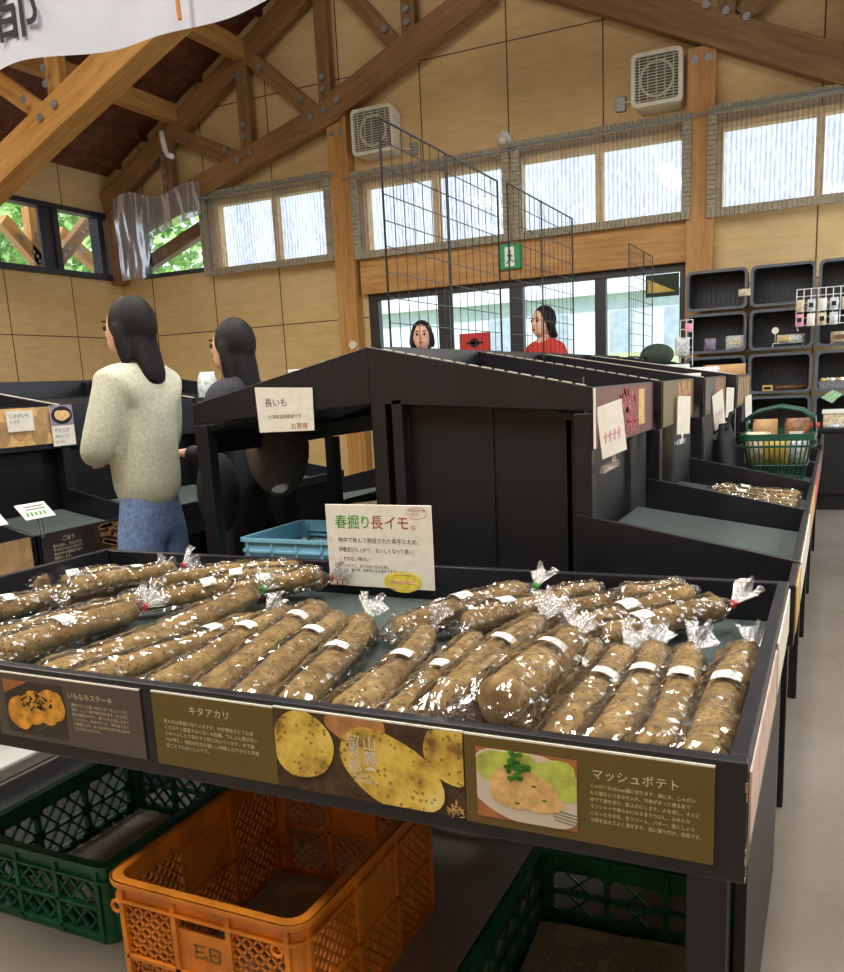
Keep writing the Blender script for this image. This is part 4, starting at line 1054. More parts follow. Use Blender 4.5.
def hang_card(x, y, z, w_, h_, tilt, lab, red=True, yaw=0):   # card clipped on a rim, facing +x and a little toward the camera
    t = thing('price_card', (x, y, z), lab, 'price card', 'price cards clipped on the rack rims')
    a = R(tilt); b = R(yaw)
    Uc = V((-math.sin(b), math.cos(b), 0)) * math.cos(a) + V((0, 0, -math.sin(a))); Wc = V((-math.sin(b), math.cos(b), 0)) * math.sin(a) + V((0, 0, math.cos(a))); nn = Uc.cross(Wc)
    c = V((x, y, z)); P = lambda u, v, k=0: c + Uc * u + Wc * v + nn * k
    MB().prism([P(-w_ / 2, 0), P(w_ / 2, 0), P(w_ / 2, h_), P(-w_ / 2, h_)], nn * .002).build('card', 'white_card', t)
    mb = MB(); rnd = random.Random(int(y * 100))
    if red:
        for k in range(4): mb.bar(P(-w_ * .3 + k * w_ * .18, h_ * .28, .0026), P(-w_ * .26 + k * w_ * .18, h_ * .5, .0026), w_ * .05, .0006, nn); mb.bar(P(-w_ * .36 + k * w_ * .18, h_ * .4, .0026), P(-w_ * .22 + k * w_ * .18, h_ * .42, .0026), w_ * .05, .0006, nn)
        mb.build('price_marks', 'pink', t)
    mb = MB()
    mb.bar(P(0, .02, -.003), P(0, -.03, -.003), .02, .003, nn).bar(P(-w_ * .55, -.03, 0), P(w_ * .1, -.026, 0), .012, .02, (0, 0, 1))
    mb.build('clip', 'clip', t)
hang_card(-.575, 2.52, .975, .115, .15, -10, 'large white price card tilted on the dark red bean poster', yaw=-25)
hang_card(-.55, 3.62, .955, .12, .15, 2, 'second white price card from the camera, on the potato poster', yaw=-15, red=False)
hang_card(-.50, 4.42, .93, .13, .17, -14, 'third price card from the camera on the big rack, leaning', yaw=-15)
hang_card(-.49, 4.72, .96, .10, .15, 3, 'narrow fourth price card from the camera on the big rack', yaw=-15, red=False)
hang_card(-.45, 5.35, .93, .10, .12, -6, 'small farthest price card on the big rack', yaw=-15, red=False)
# white card on the left end board
t = thing('price_card', (-1.62, 2.405, 1.07), 'white card with red line on the left end board, beside the woman with long hair', 'price card')
MB().prism([(-1.73, 2.405, 1.07), (-1.517, 2.405, 1.073), (-1.513, 2.405, 1.208), (-1.735, 2.405, 1.218)], (0, -.003, 0)).build('card', 'white_card', t)
text('長いも', .03, (-1.70, 2.4015, 1.155), 'ink', t, 'lettering'); text('北海道留寿都産です', .0145, (-1.69, 2.4015, 1.115), 'label_grey', t, 'lettering'); text('お買得', .022, (-1.605, 2.4015, 1.08), 'red_ink', t, 'lettering')

# left rack: posters and cards
LU, LL = -4.02 + .78 + .001, -4.02 + 1.243 + .005
t = face_poster(LU, 2.36, 2.93, 1.02, 1.185, 'spud_pale', 'poster of pale potatoes on the upper rim of the left rack')
mb = MB()
for i, (y, z) in enumerate(((2.42, 1.09), (2.52, 1.12), (2.62, 1.07), (2.73, 1.11), (2.83, 1.08), (2.88, 1.13))): blob(mb, (LU + .0032 + i * .0001, y, z), Uy, W, .065, .048, 20, i, .08, .4 * i, .0006, nx)
for p in mb.v: p.z = min(max(p.z, 1.022), 1.183); p.y = min(max(p.y, 2.362), 2.928)
mb.build('potato_print', 'kraft', t)
def wall_card(y0, y1, z0, z1, x, lab, lines, bowl=False):
    t = thing('price_card', (x, (y0 + y1) / 2, z0), lab, 'price card', 'cards on the left rack')
    MB().box((x, y0, z0), (x + .003, y1, z1)).build('card', 'white_card', t)
    if bowl:
        zz = z0 + (z1 - z0) * .5
        MB().box((x + .003, y0, zz), (x + .0034, y1, z1)).build('picture', 'lilac', t)
        blob(MB(), (x + .0036, (y0 + y1) / 2, (zz + z1) / 2), Uy, W, (y1 - y0) * .46, (z1 - zz) * .44, 20, 1, .02, 0, .0006, nx).build('bowl_print', 'ink', t)
        blob(MB(), (x + .0044, (y0 + y1) / 2, (zz + z1) / 2), Uy, W, (y1 - y0) * .32, (z1 - zz) * .28, 16, 4, .2, 0, .0006, nx).build('food_print', 'mash', t)
        z1 = zz
    for k, (s, m, sz) in enumerate(lines): text(s, sz, (x + .0036, y0 + .012, z1 - .03 - k * .024), m, t, 'lettering', rot=(90, 0, 90))
wall_card(2.66, 2.80, 1.085, 1.175, LU + .006, 'white card in the middle of the potato poster on the left rack', [('じゃがいも', 'ink', .022), ('とうや', 'label_grey', .018)])
wall_card(2.89, 3.02, 1.005, 1.19, LU + .012, 'card with a bowl picture at the end of the potato poster on the left rack', [('やわらか', 'ink', .022), ('煮物にどうぞ', 'label_grey', .014), ('ほくほく', 'label_grey', .014)], True)
t = face_poster(LL, 2.36, 2.90, .565, .695, 'dark_print', 'dark poster with burdock picture on the lower rim of the left rack', 'posters on the left rack')
MB().box((LL + .003, 2.63, .568), (LL + .0036, 2.90, .692)).build('picture', 'soil_print', t)
mb = MB(); rnd = random.Random(12)
for i in range(13):
    a = V((LL + .0042, rnd.uniform(2.64, 2.89), rnd.uniform(.575, .685))); d = V((0, .075, rnd.uniform(-.04, .06)))
    b = a + d; b.y = min(b.y, 2.895); b.z = min(max(b.z, .575), .685); mb.bar(a, b, .018, .001, (1, 0, 0))
mb.build('burdock_print', 'stick', t)
text('ごぼう', .022, (LL + .0034, 2.46, .662), 'cream_ink', t, 'title', rot=(90, 0, 90))
text('香りが良く、きんぴらや\nサラダにもおすすめです。\n泥付きのまま保存すると\n長持ちします。', .0135, (LL + .0034, 2.41, .640), 'cream_ink', t, 'body_text', rot=(90, 0, 90), line=1.2)
t = face_poster(LL, 1.95, 2.31, .565, .70, 'kraft', 'plain straw coloured poster at the left frame edge on the lower rim', 'posters on the left rack')
def stand_card(y, lab):
    t = thing('price_card', (-2.76, y, .70), lab, 'price card', 'tilted green marked cards on the left rack')
    c = V((-2.77, y, .785)); Uc = V((0, 1, 0)); Wc = V((-.75, .2, .45)).normalized(); nn = Uc.cross(Wc)
    P = lambda u, v, k=0: c + Uc * u + Wc * v + nn * k
    MB().prism([P(-.07, -.03), P(.07, -.03), P(.07, .07), P(-.07, .07)], nn * .002).build('card', 'white_card', t)
    mb = MB()
    for k in range(5): mb.bar(P(-.05 + k * .02, -.012, .003), P(-.044 + k * .02, .012, .003), .009, .0006, nn)
    mb.build('green_marks', 'green_ink', t)
    mb = MB()
    for k in range(2): mb.bar(P(-.04, .03 + k * .018, .003), P(.05, .03 + k * .018, .003), .006, .0006, nn)
    mb.build('grey_marks', 'label_grey', t)
    MB().tube([P(0, 0, -.004), (-2.772, y + .01, .74), (-2.768, y + .01, .69)], .008, 6).build('clip', 'clip', t)
stand_card(2.36, 'white tilted card with green marks standing on the left lower rim')
stand_card(2.14, 'white tilted card with green marks cut by the left frame edge')
tag(MB().box((-3.86, 4.2, 1.05), (-3.235, 4.6, 1.17)).build('carton', 'kraft') if 0 else face_poster(LU, 3.93, 4.66, 1.02, 1.17, 'olive', 'olive poster between the two women on the far upper rim of the left rack', 'posters on the left rack'), None, None)

# ------------------------------------------------------------------ crates under the tray
def harvest_crate(x0, x1, y0, y1, z0, H, mat, lab, pitch=.018, bar=.0055, rimr=.045, plate=True, name='harvest_crate', group=None, ang=45):
    t = thing(name, ((x0 + x1) / 2, (y0 + y1) / 2, z0), lab, 'crate', group)
    cx, cy, hx, hy = (x0 + x1) / 2, (y0 + y1) / 2, (x1 - x0) / 2, (y1 - y0) / 2; zt = z0 + H
    mb = MB(); o = rrect(cx, cy, hx, hy, rimr); i1 = rrect(cx, cy, hx - .022, hy - .022, rimr - .012)
    ring(mb, o, i1, zt - .007, zt)
    o2 = rrect(cx, cy, hx - .001, hy - .001, rimr); i2 = rrect(cx, cy, hx - .004, hy - .004, rimr - .003); ring(mb, o2, i2, zt - .012, zt)
    ow = rrect(cx, cy, hx - .014, hy - .014, rimr - .01); iw = rrect(cx, cy, hx - .018, hy - .018, rimr - .012); ring(mb, ow, iw, zt - .042, zt - .006)
    ring(mb, rrect(cx, cy, hx - .006, hy - .006, rimr - .005), iw, zt - .046, zt - .041)
    mb.build('rim', mat, t)
    mb = MB(); ring(mb, rrect(cx, cy, hx - .012, hy - .012, .03), rrect(cx, cy, hx - .030, hy - .030, .02), z0, z0 + .022)
    lattice(mb, (x0 + .03, y0 + .03, z0 + .012), (1, 0, 0), (0, 1, 0), x1 - x0 - .06, y1 - y0 - .06, .03, .006, .006, 90 if 0 else 45)
    mb.build('base_grid', mat, t)
    zl = (z0 + .02, z0 + .02 + (H - .065) * .5, zt - .045)
    def side(o_, U_, L, ncol, solid, nm):
        U_ = V(U_); o_ = V(o_); nrm = U_.cross(V((0, 0, 1)))
        mb = MB(); xs = [.0] + [L * (k) / ncol for k in range(1, ncol)] + [L]
        for k, x in enumerate(xs): mb.bar(o_ + U_ * x + V((0, 0, z0 + .005)), o_ + U_ * x + V((0, 0, zt - .008)), .011, .016, nrm)
        for z in zl[:2]: mb.bar(o_ + V((0, 0, z)), o_ + U_ * L + V((0, 0, z)), .016, .008)
        pp = None
        for k in range(ncol):
            for r in range(2):
                w_ = xs[k + 1] - xs[k] - .01; h_ = zl[r + 1] - zl[r] - .004; oo = o_ + U_ * (xs[k] + .005) + V((0, 0, zl[r] + .002))
                if (k, r) in solid:
                    ht = .78 if solid[(k, r)] == 'p' else 1
                    mb.bar(oo + U_ * w_ / 2, oo + U_ * w_ / 2 + V((0, 0, h_ * ht)), w_, .005, nrm); pp = (oo, w_, h_ * ht)
                else: lattice(mb, oo, U_, (0, 0, 1), w_, h_, pitch, .005, bar, ang)
        o = mb.build('side_panel', mat, t)
        return o, pp, nrm
    cr_ = rimr
    fo, pp, nrm = side((x0 + .04, y0 + .016, 0), (1, 0, 0), x1 - x0 - .08, 3, {(1, 1): 'p'} if plate else {}, 'front')
    side((x0 + .04, y1 - .016, 0), (1, 0, 0), x1 - x0 - .08, 3, {(1, 1): 'p'} if plate else {}, 'back')
    side((x1 - .016, y0 + .04, 0), (0, 1, 0), y1 - y0 - .08, 3, {(1, 1): 's'} if plate else {}, 'right')
    side((x0 + .016, y0 + .04, 0), (0, 1, 0), y1 - y0 - .08, 3, {(1, 1): 's'} if plate else {}, 'left')
    for sx, sy in ((0, 0), (1, 0), (0, 1), (1, 1)):       # curved corner posts and stacking lugs
        px_, py_ = (x1 - .016 if sx else x0 + .016), (y1 - .016 if sy else y0 + .016)
        qx, qy = (-1 if sx else 1), (-1 if sy else 1); pts = []
        for k in range(6):
            a = math.pi / 2 * k / 5; pts.append((px_ + qx * .026 * (1 - math.cos(a)), py_ + qy * .026 * (1 - math.sin(a))))
        inner = [(px_ + qx * (.004 + .024 * (1 - math.cos(math.pi / 2 * k / 5))), py_ + qy * (.004 + .024 * (1 - math.sin(math.pi / 2 * k / 5)))) for k in range(6)]
        mb = MB().prism([(p[0], p[1], z0 + .004) for p in pts] + [(p[0], p[1], z0 + .004) for p in inner[::-1]], (0, 0, H - .03))
        mb.build('corner_post', mat, t)
    if plate and pp:
        oo, w_, h_ = pp; mb = MB(); y = y0 + .0125
        for a, b in (((.30, .70), (.55, .72)), ((.32, .55), (.50, .58)), ((.36, .74), (.34, .50)), ((.62, .72), (.62, .40)), ((.62, .72), (.82, .70)), ((.82, .72), (.80, .42)), ((.62, .42), (.80, .42)), ((.66, .57), (.78, .57)), ((.3, .42), (.5, .44)), ((.52, .5), (.56, .4))):
            mb.bar((oo.x + w_ * a[0], y, oo.z + h_ * a[1]), (oo.x + w_ * b[0], y, oo.z + h_ * b[1]), .0032, .0008, (0, -1, 0))
        mb.build('pencil_writing', 'grey_dot', t)
        for dx in (.028, x1 - x0 - .06): MB().tube([(x0 + dx + .012 * math.cos(k * .785), y0 + .010, zt - .058 + .012 * math.sin(k * .785)) for k in range(8)], .004, 6, closed=True).build('lug', mat, t)
    return t
def newspaper(x0, x1, y0, y1, z, lab, seed, rot=0):
    cx, cy = (x0 + x1) / 2, (y0 + y1) / 2
    def f(u, v):
        x, y = (u - .5) * (x1 - x0), (v - .5) * (y1 - y0); a = R(rot)
        return (cx + x * math.cos(a) - y * math.sin(a), cy + x * math.sin(a) + y * math.cos(a), z + .004 + .004 * noise.noise(V((u * 3, v * 3, seed))))
    t = thing('newspaper', (cx, cy, z), lab, 'newspaper', 'newspaper sheets lining the crates')
    MB().grid(f, 14, 14).build('sheet', 'news', t, smooth=True, recalc=False)
    def g(u, v):
        p = V(f(.55 + .3 * u, .3 + .25 * v)); return p + V((0, 0, .0012))
    MB().grid(g, 8, 6).build('printed_photo', 'lilac' if seed == 2 else 'soil_print', t, recalc=False)
harvest_crate(-1.245, -.785, 1.085, 1.665, 0, .30, 'orange', 'orange slatted plastic crate under the middle of the yam tray')
newspaper(-1.20, -.84, 1.16, 1.62, .020, 'newspaper sheet lining the orange crate', 2, 3)
harvest_crate(-1.86, -1.40, 1.235, 1.80, 0, .20, 'green', 'dark green folding crate left of the orange crate', .034, .0075, .02, False, 'folding_crate', 'green folding crates', 48)
newspaper(-1.80, -1.47, 1.30, 1.74, .020, 'newspaper sheet lining the green crate at left', 5, -2)
harvest_crate(-.575, -.115, 1.20, 1.72, 0, .165, 'green', 'dark green folding crate right of the orange crate, beside the tray leg', .05, .006, .02, False, 'folding_crate', 'green folding crates', 40)
newspaper(-.53, -.16, 1.25, 1.66, .020, 'newspaper sheet lining the green crate at right', 9, 4)
t = thing('foam_box_lid', (-2.65, 1.9, 0), 'white foam lid lying flat under the left end of the yam tray', 'lid')
MB().box((-3.1, 1.55, 0), (-2.40, 2.1, .05)).build('slab', 'white', t, bevel=.01)

tag(MB().box((-2.36, 1.15, 0), (-1.875, 2.6, .012)).build('floor_mat', 'black2'), 'black mat on the floor left of the left green crate', 'mat')
# pale blue and light blue crates behind the tray
t = thing('low_stand', (-1.68, 2.66, 0), 'low black stand carrying the blue crates behind the tray', 'stand')
MB().box((-1.9, 2.47, .40), (-1.43, 2.88, .43)).build('top', 'black2', t)
for x in (-1.88, -1.49):
    for y in (2.49, 2.82): MB().box((x, y, 0), (x + .04, y + .04, .40)).build('leg', 'black2', t)
def bread_crate(z0, H, mat, lab):
    x0, x1, y0, y1 = -1.91, -1.42, 2.46, 2.88; t = thing('bread_crate', (-1.66, 2.67, z0), lab, 'crate', 'stacked blue crates'); zt = z0 + H
    mb = MB(); cx, cy = (x0 + x1) / 2, (y0 + y1) / 2; hx, hy = (x1 - x0) / 2, (y1 - y0) / 2
    ring(mb, rrect(cx, cy, hx, hy, .03), rrect(cx, cy, hx - .016, hy - .016, .02), zt - .012, zt)
    ring(mb, rrect(cx, cy, hx - .004, hy - .004, .03), rrect(cx, cy, hx - .012, hy - .012, .02), zt - .05, zt - .042)
    mb.build('rim', mat, t)
    mb = MB(); ring(mb, rrect(cx, cy, hx - .010, hy - .010, .028), rrect(cx, cy, hx - .014, hy - .014, .024), zt - .07, zt - .01)
    n = 34
    for y in (y0 + .012, y1 - .012):
        for k in range(n): x = x0 + .03 + (x1 - x0 - .06) * k / (n - 1); mb.box((x - .0035, y - .002, z0 + .01), (x + .0035, y + .002, zt - .06))
        for zz in (z0 + .03, z0 + .05): mb.box((x0 + .02, y - .002, zz), (x1 - .02, y + .002, zz + .006))
        for k in range(5): x = x0 + .04 + (x1 - x0 - .08) * k / 4; mb.box((x - .003, y - .008, z0 + .0), (x + .003, y + .008, zt - .012))
    for x in (x0 + .012, x1 - .012):
        for k in range(n - 6): y = y0 + .03 + (y1 - y0 - .06) * k / (n - 7); mb.box((x - .002, y - .0035, z0 + .01), (x + .002, y + .0035, zt - .06))
    mb.build('slotted_wall', mat, t)
    MB().box((x0 + .012, y0 + .012, z0), (x1 - .012, y1 - .012, z0 + .008)).build('base', mat, t)
bread_crate(.43, .165, 'paleblue', 'pale blue slotted crate at the bottom of the stack behind the tray')
bread_crate(.597, .10, 'blue', 'light blue slotted crate on top of the pale blue one, behind the tray')

# cartons on the left upper tray
for x0, x1, z1, lab in ((-2.0, -1.86, 1.285, 'white carton nearer the long haired woman, on the rack left of the ridge'), (-1.84, -1.62, 1.31, 'white carton nearer the ridge post, on the rack left of the ridge')):
    t = thing('carton', ((x0 + x1) / 2, 3.1, 1.1), lab, 'carton', 'white cartons on the rack')
    zb = 1.30 - .218 * max(abs(x0 + 1.31), abs(x1 + 1.31)) - .04
    MB().box((x0, 3.0, zb), (x1, 3.22, z1)).build('box', 'carton', t, bevel=.003)
    MB().box((x0 + .03, 2.997, z1 - .055), (x1 - .03, 3.0, z1 - .03)).build('red_print', 'red_ink', t)

# ------------------------------------------------------------------ far right: wall of black crates, baskets, packets
def wall_crate(lab):
    t = thing('wall_crate', (0, 8.45, 0), lab, 'crate', 'black crates stacked on their sides')
    hx, hz = .262, .175
    o = rrect(0, hz, hx, hz, .045); i1 = rrect(0, hz, hx - .024, hz - .024, .035)
    mb = MB(); n = len(o); A = lambda r, y: [(p[0], y, p[1]) for p in r]
    vs = A(o, 8.45) + A(o, 8.475) + A(i1, 8.475) + A(i1, 8.45)
    mb.add(vs, [(k * n + i, k * n + (i + 1) % n, ((k + 1) % 4) * n + (i + 1) % n, ((k + 1) % 4) * n + i) for k in range(4) for i in range(n)])
    mb.build('rim', 'crate_rim', t)
    mb = MB(); o2 = rrect(0, hz, hx - .015, hz - .015, .04); vs = A(o2, 8.475) + A(o2, 8.76) + A(i1, 8.76) + A(i1, 8.475)
    mb.add(vs, [(k * n + i, k * n + (i + 1) % n, ((k + 1) % 4) * n + (i + 1) % n, ((k + 1) % 4) * n + i) for k in range(4) for i in range(n)])
    mb.build('wall', 'black_crate', t)
    mb = MB().box((-hx + .02, 8.765, .02), (hx - .02, 8.772, 2 * hz - .02))
    for k in range(11): x = -hx + .05 + (2 * hx - .1) * k / 10; mb.box((x - .004, 8.755, .02), (x + .004, 8.765, 2 * hz - .02))
    mb.build('ribbed_base', 'black_crate', t)
    return t
w0 = None
rows = [(1.727, 'top'), (1.352, 'second'), (.972, 'third'), (.60, 'lowest')]
cols = [(-1.008, 'left'), (-.46, 'middle'), (.087, 'right')]
for zr_, rn in rows:
    for xc_, cn in cols:
        lab = 'black crate in the %s column, %s row, of the crate wall at far right' % (cn, rn)
        if w0 is None: w0 = wall_crate(lab); w0.location = (xc_, 8.45, zr_); 
        else:
            c = w0.copy(); COL.objects.link(c); c['label'] = lab; c.location = (xc_, 8.45, zr_)
            for ch in w0.children: d = ch.copy(); COL.objects.link(d); d.parent = c
tag(MB().box((-1.28, 8.44, 0), (.36, 8.8, .598)).build('plinth', 'black2', bevel=.005), 'black plinth under the crate wall', 'plinth')
for k, z in enumerate((1.335,)): pass
def packet(x, y, z, w_, h_, d_, mat, lab, name='snack_packet', group='packets on the far right displays', cap=None, rot=0):
    t = thing(name, (x, y, z), lab, 'packet', group)
    def f(u, v):
        bx = math.sin(math.pi * min(max(u, .001), .999)) ** .5 * math.sin(math.pi * min(max(v, .001), .999)) ** .5
        return None
    mb = MB(); a = R(rot)
    for sgn in (-1, 1):
        def f(u, v):
            e = (math.sin(math.pi * u) * math.sin(math.pi * v)); e = max(e, 0) ** .45
            px_ = (u - .5) * w_; py_ = sgn * d_ / 2 * e + .004 * noise.noise(V((u * 7, v * 7, x * 9 + y)))
            return (x + px_ * math.cos(a) - py_ * math.sin(a), y + px_ * math.sin(a) + py_ * math.cos(a), z + v * h_)
        mb.grid(f, 10, 8)
    mb.build('pouch', mat, t, smooth=True)
    if cap: MB().box((x - w_ * .3, y - d_ / 2 - .004, z + h_ * .35), (x + w_ * .25, y - d_ / 2 - .002, z + h_ * .7)).build('label', cap, t)
    return t
zf = 1.376
packet(-.86 - .2, 8.5, zf, .10, .11, .06, 'lilac', 'lilac packet in the left crate of the second row')
packet(-.84, 8.5, zf, .17, .12, .07, 'silver_pack', 'silver packet in the left crate of the second row', cap='beige_pack')
packet(-.43, 8.5, zf + .03, .13, .07, .07, 'beige_pack', 'beige packet on the left of the small stand in the middle crate', cap='gold_tag')
packet(-.36 + .03, 8.52, zf + .03, .12, .07, .07, 'silver_pack', 'silver packet on the right of the small stand in the middle crate')
t = thing('tabletop_stand', (-.4, 8.52, zf), 'little wire stand with a round tag in the middle crate of the second row', 'stand')
MB().tube([(-.53, 8.5, zf), (-.53, 8.5, zf + .03), (-.28, 8.5, zf + .03), (-.28, 8.5, zf)], .004, 6).tube([(-.53, 8.58, zf), (-.53, 8.58, zf + .03), (-.28, 8.58, zf + .03), (-.28, 8.58, zf)], .004, 6).build('frame', 'wire_white', t)
MB().tube([(-.51, 8.5, zf + .03), (-.51, 8.5, zf + .13)], .003, 6).tube([(-.51, 8.497, zf + .14), (-.51, 8.503, zf + .14)], .03, 12).build('tag', 'white_card', t)
packet(.02, 8.5, zf, .17, .10, .07, 'beige_pack', 'beige packet in the right crate of the second row', cap='brown_pack')
packet(-.77, 8.44, 1.83, .10, .06, .02, 'beige_pack', 'small beige tag packet hanging on the rim of the top left crate')
zf = .996
t = thing('gold_price_tag', (-.56, 8.47, zf), 'small gold tag in the middle crate of the third row', 'price card'); MB().box((-.6, 8.468, zf), (-.515, 8.473, zf + .05)).build('card', 'gold_tag', t); MB().box((-.588, 8.465, zf + .012), (-.53, 8.468, zf + .035)).build('marks', 'ink', t)
tag(MB().tube([(-.5, 8.56, zf + .022), (-.23, 8.6, zf + .024)], [.02, .022], 12).build('wooden_stick', 'brown_pack', smooth=True), 'brown stick lying in the middle crate of the third row', 'stick')
t = thing('punnet', (.0, 8.5, zf), 'grey punnet with white flowers in the right crate of the third row', 'punnet')
MB().prism([(-.13, 8.47, zf), (.13, 8.47, zf), (.15, 8.46, zf + .06), (-.15, 8.46, zf + .06)], (0, .14, 0)).build('tray', 'steel', t)
for k in range(7): MB().ball((-.11 + k * .037, 8.5 + .03 * (k % 2), zf + .075), .026, 8, 6, (1, 1, .7)).build('flower', 'white_card' if k % 3 else 'gold_tag', t, smooth=True)
t = thing('mint_card', (-.03, 8.43, .87), 'mint green card hanging under the punnet', 'price card'); MB().prism([(-.12, 8.43, .92), (-.03, 8.43, .985), (.05, 8.43, .945), (-.03, 8.43, .87)], (0, -.003, 0)).build('card', 'mint', t)
# white wire rack with packets
t = thing('wire_rack', (-.1, 8.12, 1.5), 'white wire rack full of hanging packets at the right edge', 'wire rack')
mb = MB()
for k in range(12): x = -.33 + k * .055; mb.tube([(x, 8.12, 1.53), (x, 8.12, 1.82)], .004, 5)
for k in range(6): z = 1.53 + k * .058; mb.tube([(-.33, 8.124, z), (.275, 8.124, z)], .004, 5)
mb.build('grid', 'wire_white', t)
MB().tube([(.25, 8.13, 1.82), (.25, 8.13, .69)], .01, 6).tube([(-.32, 8.13, 1.53), (-.32, 8.2, 1.5), (-.32, 8.40, 1.5)], .005, 6).build('support', 'wire_white', t)
rnd = random.Random(21)
for k in range(9):
    x, z = -.30 + (k % 5) * .085, 1.655 if k < 5 else 1.54
    packet(x, 8.095, z - .02, .062, .10, .03, ['beige_pack', 'silver_pack', 'white_card', 'silver_pack', 'beige_pack', 'pink', 'white_card', 'beige_pack', 'silver_pack'][k], '%s packet on the white wire rack, %s row' % (['leftmost', 'second', 'third', 'fourth', 'fifth', 'leftmost pink', 'second', 'third', 'fourth'][k], 'upper' if k < 5 else 'lower'), group='packets on the white wire rack', cap='ink' if k % 2 else None)
# small white rack at the left of the crate wall
t = thing('wire_rack', (-1.15, 7.7, 1.2), 'small white wire rack beside the right door post', 'wire rack')
mb = MB()
for k in range(3): mb.tube([(-1.2 + k * .05, 7.7, .0 if k != 1 else 1.3), (-1.2 + k * .05, 7.7, 1.62)], .004, 5)
for k in range(5): mb.tube([(-1.2, 7.7, 1.32 + k * .075), (-1.1, 7.7, 1.32 + k * .075)], .004, 5)
mb.build('grid', 'wire_white', t)
packet(-1.13, 7.68, 1.52, .06, .07, .02, 'pink', 'small pink packet on the little white rack by the door', rot=20)
packet(-1.18, 7.67, 1.33, .12, .15, .03, 'silver_pack', 'clear silver packet on the little white rack by the door')
# counter and container at the right edge
t = thing('counter', (0, 8.0, 0), 'black counter in front of the crate wall at the right edge', 'counter')
MB().box((-.34, 7.95, .14), (.5, 8.32, .66)).build('cabinet', 'black2', t, bevel=.005); MB().box((-.36, 7.93, .655), (.52, 8.34, .685)).build('top', 'black', t, bevel=.004)
MB().box((-.3, 8.0, 0), (.46, 8.28, .14)).build('toe_base', 'black2', t); MB().tube([(-.11, 7.95, .53), (-.11, 7.935, .53)], .018, 12).build('knob', 'steel', t)
t = thing('white_container', (.03, 8.08, .685), 'white lidded container on the counter at the right edge', 'container')
MB().box((-.09, 8.0, .685), (.16, 8.2, .80)).build('body', 'beige_pack', t, bevel=.01); MB().box((-.1, 7.99, .80), (.17, 8.21, .83)).build('lid', 'white', t, bevel=.006)
packet(-.17, 7.99, .685, .12, .05, .07, 'red_cloth', 'flat red packet on the counter left of the white container')
packet(-.27, 8.0, .685, .09, .05, .06, 'silver_pack', 'silver packet at the left end of the counter')
for k, (x, m) in enumerate(((-.01, 'silver_pack'), (.09, 'white_card'))): packet(x, 7.96, .685, .09, .035, .05, m, ['flat silver packet in front of the white container', 'flat white packet in front of the white container'][k])

# shopping basket on the lower tray
t = thing('shopping_basket', (-.21, 4.45, .66), 'dark green shopping basket full of packets standing on the rack', 'basket')
bx0, bx1, by0, by1, bz0, bz1 = -.38, -.085, 4.22, 4.62, .670, .905
mb = MB(); cx, cy = (bx0 + bx1) / 2, (by0 + by1) / 2; hx, hy = (bx1 - bx0) / 2, (by1 - by0) / 2
ring(mb, rrect(cx, cy, hx + .012, hy + .012, .05), rrect(cx, cy, hx - .008, hy - .008, .04), bz1 - .03, bz1)
ring(mb, rrect(cx, cy, hx + .014, hy + .014, .05), rrect(cx, cy, hx - .004, hy - .004, .04), bz1 - .06, bz1 - .05)
mb.build('rim', 'green_dk', t)
mb = MB(); rb = rrect(cx, cy, hx - .04, hy - .04, .04, 8); rt_ = rrect(cx, cy, hx - .002, hy - .002, .045, 8)
def lerp_ring(k): return [((a[0] * (1 - k) + b[0] * k), (a[1] * (1 - k) + b[1] * k), bz0 + (bz1 - .03 - bz0) * k) for a, b in zip(rb, rt_)]
def resample(r, n):
    P = [V(p) for p in r]; P.append(P[0]); ls = [0]
    for a, b in zip(P, P[1:]): ls.append(ls[-1] + (b - a).length)
    out = []
    for k in range(n):
        d = ls[-1] * k / n; i = max(j for j in range(len(ls) - 1) if ls[j] <= d); out.append(P[i].lerp(P[i + 1], (d - ls[i]) / max(1e-9, ls[i + 1] - ls[i])))
    return out
A_, B_ = resample(lerp_ring(0), 56), resample(lerp_ring(1), 56)
for a, b in zip(A_, B_): mb.tube([a, b], .0035, 5)
for k in (.12, .45): mb.tube(lerp_ring(k), .004, 5, closed=True)
mb.prism(lerp_ring(0.02), (0, 0, .006)); mb.build('slotted_body', 'green_dk', t)
for yy, lean in ((by0 + .12, .0), (by1 - .1, .0)):
    MB().tube([(bx0 - .005, cy, bz1 - .02), (bx0 + .0, yy, bz1 + .06), (bx0 + .05, yy, bz1 + .095), (cx, yy, bz1 + .115), (bx1 - .05, yy, bz1 + .095), (bx1, yy, bz1 + .06), (bx1 + .005, cy, bz1 - .02)], .008, 8).build('handle', 'green_dk', t, smooth=True)
rnd = random.Random(11)
for k, (x, y, w_, h_, m, lab) in enumerate(((-.33, 4.34, .10, .12, 'beige_pack', 'beige packet at the left in the shopping basket'), (-.24, 4.32, .10, .10, 'gold_tag', 'yellow packet in the middle of the shopping basket'), (-.15, 4.34, .10, .10, 'silver_pack', 'silver packet at the right in the shopping basket'), (-.30, 4.48, .11, .17, 'kraft', 'tall kraft packet at the back left of the shopping basket'), (-.16, 4.50, .11, .17, 'brown_pack', 'tall brown packet at the back right of the shopping basket'))):
    packet(x, y, .76, w_, h_ + .03, .06, m, lab, group='packets in the shopping basket', cap='white_card' if k in (3, 4) else None)
